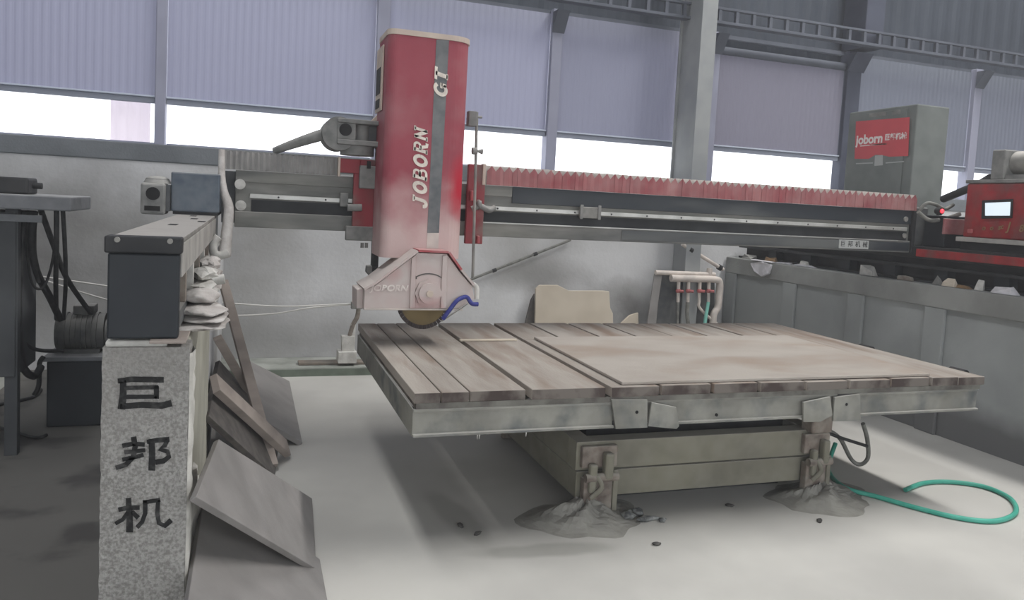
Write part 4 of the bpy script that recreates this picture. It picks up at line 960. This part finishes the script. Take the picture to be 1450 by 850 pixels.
# curved arrow mark above the hub
ar = [(hc.x + .105 * math.cos(t * D), hc.z + .03 + .075 * math.sin(t * D)) for t in range(40, 141, 12)]
mb = MB()
for i in range(len(ar) - 1):
    (xa, za), (xb, zb2) = ar[i], ar[i + 1]; mb.extr([(xa, GY - .002, za), (xb, GY - .002, zb2), (xb, GY - .002, zb2 + .007), (xa, GY - .002, za + .007)], (0, .0015, 0))
xa, za = ar[-1]; mb.extr([(xa - .014, GY - .002, za - .008), (xa + .01, GY - .002, za - .004), (xa + .002, GY - .002, za + .014)], (0, .0015, 0))
mb.build('arrow_mark', 'slabedge', gp)
gc = PY(551, 408.5, GY)
text_obj('JOBORN', .046, 'emboss', gp, (gc.x, GY - .002, gc.z), (1, 0, 0), (0, 0, 1), .002, .0015, .2, squash=1.15)
# blade
bc = PY(599.5, 428.5, GY + .15); br_ = abs(PY(599.5, 466, GY + .15).z - bc.z)
bl = MB().cyl((bc.x, GY + .147, bc.z), (bc.x, GY + .153, bc.z), br_ * .86, 64).build('blade', 'blade', hd)
n = 40; mb = MB()
for k in range(n):
    a0 = 2 * math.pi * (k + .06) / n; a1 = 2 * math.pi * (k + .94) / n
    mb.extr([(bc.x + r_ * math.cos(a), GY + .145, bc.z + r_ * math.sin(a)) for a, r_ in ((a0, br_ * .85), (a1, br_ * .85), (a1, br_), (a0, br_))], (0, .01, 0))
mb.build('blade_rim', 'bladerim', bl)
# blue water hose and spouts
MB().tube([PY(627, 452, GY - .02), PY(636, 440, GY - .03), PY(645, 428, GY - .03), PY(652, 423, GY - .02), PY(661, 421, GY), PY(668, 430, GY), PY(677, 431, GY)], .0125, 10).build('water_hose', 'bluehose', hd)
MB().tube([PY(625, 455, GY - .01), PY(640, 445, GY - .02), PY(662, 430, GY - .02)], .005, 8).build('spray_tube', 'steel', hd)
MB().tube([PY(669, 402, GY + .05), PY(675, 408, GY + .04), PY(675, 424, GY + .03)], .014, 10).build('hose_fitting', 'white', hd)

# ------------------------------------------------------------------ things at the back wall
YS = 6.93
st = MB().extr([PY(a, b, YS) for a, b in ((759, 409), (764, 404), (790, 404), (806, 412), (855, 412), (863, 413), (864, 436), (868, 444), (870, 540), (756, 540))], (0, .03, .0))
o = st.build('stone_slab', 'stone', None, .004, (3.0, YS, .08)); tag(o, 'cream stone slab with a ragged top standing at the back wall', 'slab')
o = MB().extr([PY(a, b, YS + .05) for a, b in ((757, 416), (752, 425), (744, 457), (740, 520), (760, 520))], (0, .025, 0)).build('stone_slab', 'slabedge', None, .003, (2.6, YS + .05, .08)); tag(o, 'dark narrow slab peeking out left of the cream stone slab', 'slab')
o = MB().extr([PY(a, b, 6.9) for a, b in ((880, 458), (892, 447), (904, 443), (906, 530), (878, 530))], (0, .03, 0)).build('stone_slab', 'stone', None, .003, (3.55, 6.9, .08)); tag(o, 'small cream stone fragment right of the large cream slab', 'slab')
o = MB().extr([PY(a, b, 6.72) for a, b in ((484, 476), (502, 476), (502, 502), (484, 502))], (0, .08, 0)).build('white_block', 'white', None, .004, (.83, 6.75, .1))
pw = thing('pipe_stand', 'white block stand with an upright pipe at the left rear of the table', 'stand', (.83, 6.76, .1)); o.parent = pw; o.location = Vector(o.location) - Vector((.83, 6.76, .1)); o.name = 'block'
for k in ('label', 'category'):
    if k in o: del o[k]
pA_ = PY(503, 434, 6.73); pB_ = PY(493, 476, 6.73)
MB().tube([PY(508, 432, 6.74), PY(506, 448, 6.74), PY(500, 460, 6.74), PY(494, 480, 6.74)], .02, 8).build('pipe', 'rust', pw); B('post', 'white', pw, PY(497, 470, 6.7).x, PY(504, 470, 6.7).x, 6.73, 6.78, .26, PY(500, 460, 6.7).z, .003)
B('foot', 'white', pw, PY(479, 500, 6.7).x, PY(505, 500, 6.7).x, 6.68, 6.84, .1005, .2, .004)
pxbox('coupling', 'steel', 498, 428, 513, 438, 6.70, 6.76, .003, pw)
# cords
def cord(lab, pts, m='cord', r=.007, nm='cord', cat='cord', sub=6):
    o = MB().tube(pts, r, 6, sub).build(nm, m, None, 0, pts[-1]); return tag(o, lab, cat)
cord('upper white cord strung from the pipe stand to the left', [PY(60, 392, 6.9), PY(150, 405, 6.9), PY(250, 420, 6.9), PY(320, 429, 6.9), PY(400, 434, 6.85), PY(460, 432, 6.8), PY(502, 430, 6.75)])
cord('lower white cord sagging along the back wall', [PY(60, 396, 6.95), PY(150, 424, 6.95), PY(240, 443, 6.95), PY(325, 447, 6.9), PY(390, 444, 6.88), PY(440, 436, 6.85), PY(500, 431, 6.77)])
# conduits on the back wall
def rod(lab, a, b, Y, r, clips, nm='wall_conduit'):
    t = thing(nm, lab, 'conduit', PY(*a, Y)); MB().cyl(PY(*a, Y), PY(*b, Y), r, 10).build('tube', 'greycable' if r < .014 else 'pvc', t)
    for c in clips:
        p = PY(*c, Y); d = (PY(*b, Y) - PY(*a, Y)).normalized(); MB().cyl(p - d * .02, p + d * .02, r * 1.5, 10).build('clip', 'black', t)
rod('thin grey conduit rising along the back wall right of the saw', (664, 397), (808, 340), 7.06, .012, ((700, 383), (758, 360)))
rod('short pale conduit slanting down the wall above the pipe manifold', (966, 346), (1024, 382), 6.82, .02, ((978, 354), (1019, 379)))
# pipe manifold
pm = thing('pipe_manifold', 'pale pipe manifold with four valves at the back wall', 'manifold', (4.3, 6.75, .08))
YM = 6.75
MB().cyl(PY(928, 386, YM + .05), PY(1012, 389, YM + .05), .024, 12).build('supply_pipe', 'pvc', pm)
MB().tube([PY(950, 394, YM), PY(985, 395, YM), PY(1012, 396, YM), PY(1019, 401, YM), PY(1018, 420, YM), PY(1016, 436, YM), PY(1010, 450, YM), PY(1008, 500, YM)], .036, 12).build('header_pipe', 'pvc', pm)
MB().cyl(PY(1005, 380, YM + .05), PY(1004, 390, YM + .05), .03, 12).build('pipe_joint', 'pvc', pm)
for xx in (961, 975, 991, 1004):
    a = PY(xx, 399, YM); b = PY(xx - .5, 412, YM); c = PY(xx - 1, 428, YM)
    vv = MB().cyl(a, b, .018, 10).build('valve_stem', 'pvc', pm)
    MB().ball(b, .028, .028, .026, 12, 8).cyl(b + Vector((0, -.03, 0)), b + Vector((.03, -.055, 0)), .014, 8).build('valve_handle', 'valve', pm)
    MB().cyl(b, c, .016, 10).build('valve_outlet', 'pvc', pm)
MB().tube([PY(990, 428, YM), PY(990, 435, YM), PY(1000, 446, YM), PY(1012, 456, YM), PY(1022, 464, YM)], .015, 8).build('outlet_pipe', 'pvc', pm)
MB().tube([PY(1003, 428, YM - .04), PY(1001, 440, YM - .05), PY(998, 460, YM - .06), PY(996, 500, YM - .06)], .018, 8).build('teal_tube', 'teal', pm)
MB().tube([PY(974, 428, YM), PY(973, 445, YM), PY(975, 470, YM), PY(974, 510, YM)], .02, 8).build('outlet_pipe', 'greycable', pm)
MB().cyl(PY(960, 428, YM), PY(959, 500, YM), .012, 8).build('outlet_pipe', 'greycable', pm)
# mounting board leaning behind the manifold
o = MB().extr([PY(a, b, 6.84) for a, b in ((934, 386), (1012, 390), (1012, 520), (915, 520))], (0, .02, 0)).build('backing_sheet', 'steeld', None, .003, (4.3, 6.84, .08)); tag(o, 'dark sheet standing behind the pipe manifold', 'sheet')
o = MB().extr([PY(a, b, 6.80) for a, b in ((927, 388), (938, 388), (932, 430), (924, 515), (908, 515))], (0, .015, 0)).build('stone_slab', 'slabdark', None, .003, (3.95, 6.8, .08)); tag(o, 'narrow grey slab leaning left of the pipe manifold', 'slab')

# ------------------------------------------------------------------ left bench, pump unit, cables
bn = thing('steel_bench', 'dark steel bench end at the left edge with cables hanging below', 'bench', (-1.5, 4.9, 0))
zb1 = PY(60, 277, 4.8).z; zb0 = PY(60, 298, 4.8).z; xe = PY(101, 285, 4.8).x
B('bench_top', 'bench', bn, -3.2, xe, 4.8, 5.35, zb0, zb1, .008)
B('side_panel', 'benchdark', bn, -3.2, PY(21, 400, 4.85).x, 4.86, 5.3, .45, zb0 - .02, .004)
B('leg', 'benchdark', bn, PY(20, 400, 4.85).x - .05, PY(24, 400, 4.85).x, 4.87, 4.93, 0, zb0 - .001, .003); B('leg', 'benchdark', bn, -3.1, -3.04, 4.87, 4.93, 0, zb0 - .001, .003)
B('under_rail', 'bench', bn, -3.2, PY(60, 310, 4.85).x, 4.84, 4.859, zb0 - .07, zb0 - .03, .003)
db = thing('drill_body', 'black tool with a short spout lying on the steel bench', 'tool', (-1.25, 4.95, zb1))
p = PY(40, 253, 4.85); B('body', 'black', db, -1.8, p.x, 4.85, 5.05, zb1 + .001, PY(20, 251, 4.85).z, .012); MB().cyl((p.x, 4.95, zb1 + .05), (p.x + .045, 4.95, zb1 + .05), .018, 10).build('spout', 'black', db)
hk = thing('pump_unit', 'dark blue hydraulic tank with a motor on top left of the pillar', 'pump', (-1.0, 5.6, 0))
tx0 = PZ(65, 606, 0).x; ty = PZ(65, 606, 0).y; tx1 = -.72
tz = PY(64, 512, ty).z
B('tank', 'blueblack', hk, tx0, tx1, ty, ty + .45, .0, tz, .01); B('tank_lid', 'bench', hk, tx0 - .02, tx1 + .02, ty - .02, ty + .47, tz + .0005, tz + .03, .005)
mz = (PY(80, 474, ty).z)
mz = tz + .03 + .125
MB().cyl((tx0 + .04, ty + .2, mz), (tx0 + .30, ty + .2, mz), .12, 26).build('motor', 'motor', hk)
MB().cyl((tx0 + .02, ty + .2, mz), (tx0 + .039, ty + .2, mz), .115, 26, .12).build('motor_cap', 'motor', hk)
for k in range(7): MB().cyl((tx0 + .07 + k * .03, ty + .2, mz), (tx0 + .08 + k * .03, ty + .2, mz), .128, 26).build('cooling_fin', 'motor', hk)
B('terminal_box', 'motor', hk, tx0 + .12, tx0 + .24, ty + .12, ty + .26, mz + .121, mz + .18, .006)
MB().cyl((tx0 + .301, ty + .2, mz), (tx0 + .42, ty + .2, mz), .08, 20).build('pump_head', 'cast', hk)
B('valve_block', 'black', hk, tx0 + .33, tx0 + .47, ty + .1, ty + .3, mz + .09, mz + .17, .006)
B('motor_foot', 'motor', hk, tx0 + .06, tx0 + .28, ty + .1, ty + .3, tz + .031, mz - .1)
Yc = 4.95
cabs = [
 ('thick black cable hanging straight from the bench end to the floor', [(24, 300, Yc), (23, 360, Yc), (25, 420, Yc), (27, 480, Yc), (33, 520, 5.1), (48, 533, 5.2), (58, 520, 5.3)], .022),
 ('black cable looping from the bench to the tank lid', [(34, 300, Yc), (30, 380, Yc), (27, 450, 5.0), (35, 485, 5.1), (55, 496, 5.25), (90, 497, 5.36)], .012),
 ('black cable slanting from the bench down to the pump', [(58, 298, Yc), (75, 345, 5.1), (95, 395, 5.2), (128, 443, 5.5)], .016),
 ('black cable hanging under the bench, right of the slanting one', [(80, 298, Yc), (80, 350, 5.0), (79, 400, 5.2), (80, 452, 5.5)], .014),
 ('thin black cable at the very end of the bench', [(89, 298, Yc), (92, 350, 5.05), (93, 400, 5.2), (90, 452, 5.5)], .012),
 ('dark cable crossing below the bench towards the motor', [(48, 300, Yc), (45, 345, 5.0), (52, 385, 5.1), (70, 420, 5.3), (85, 452, 5.5)], .022),
 ('slack thin cable loop in the middle of the bench cables', [(40, 300, Yc), (38, 350, 5.0), (45, 400, 5.05), (60, 408, 5.1), (72, 380, 5.1), (80, 330, 5.0), (82, 300, Yc)], .008),
 ('short cable bunch tied under the bench end', [(38, 299, Yc), (47, 330, 5.0), (46, 370, 5.05), (55, 400, 5.1)], .012),
 ('cable arching from the tank side to the floor', [(62, 505, 5.38), (56, 515, 5.36), (55, 545, 5.3), (48, 560, 5.28)], .014)]
for lab, pts, r in cabs:
    P3 = [PY(*p) for p in pts]; o = MB().tube(P3, r, 8).build('power_cable', 'cable', None, 0, P3[-1]); tag(o, lab, 'cable', 'cables hanging under the bench')
o = MB().tube(floor_pts([(-40, 585), (0, 573), (25, 568), (48, 562), (58, 552)], .012), .012, 8).build('power_cable', 'cable', None, 0, PZ(0, 573, 0)); tag(o, 'black cable lying on the floor at the left edge', 'cable', 'cables hanging under the bench')
o = MB().tube(floor_pts([(-20, 600), (20, 612), (50, 620), (66, 616)], .012), .010, 8).build('power_cable', 'cable', None, 0, PZ(20, 612, 0)); tag(o, 'dark cable curving over the floor in front of the tank', 'cable', 'cables hanging under the bench')

# ------------------------------------------------------------------ fine stone dust in the air
hz = bpy.data.materials.new('dust_haze'); hz.use_nodes = True
nt = hz.node_tree; nt.nodes.remove(nt.nodes['Principled BSDF'])
vs_ = nt.nodes.new('ShaderNodeVolumeScatter'); vs_.inputs['Density'].default_value = .0095; vs_.inputs['Anisotropy'].default_value = .2; vs_.inputs['Color'].default_value = (.95, .96, 1, 1)
nt.links.new(vs_.outputs[0], nt.nodes['Material Output'].inputs['Volume'])
M['haze'] = hz
o = MB().box(-9.05, 14.05, -6.05, 7.62, -.1, 10.04).build('dust_haze', 'haze'); tag(o, 'thin pale stone dust haze filling the workshop air', 'haze', kind='stuff')
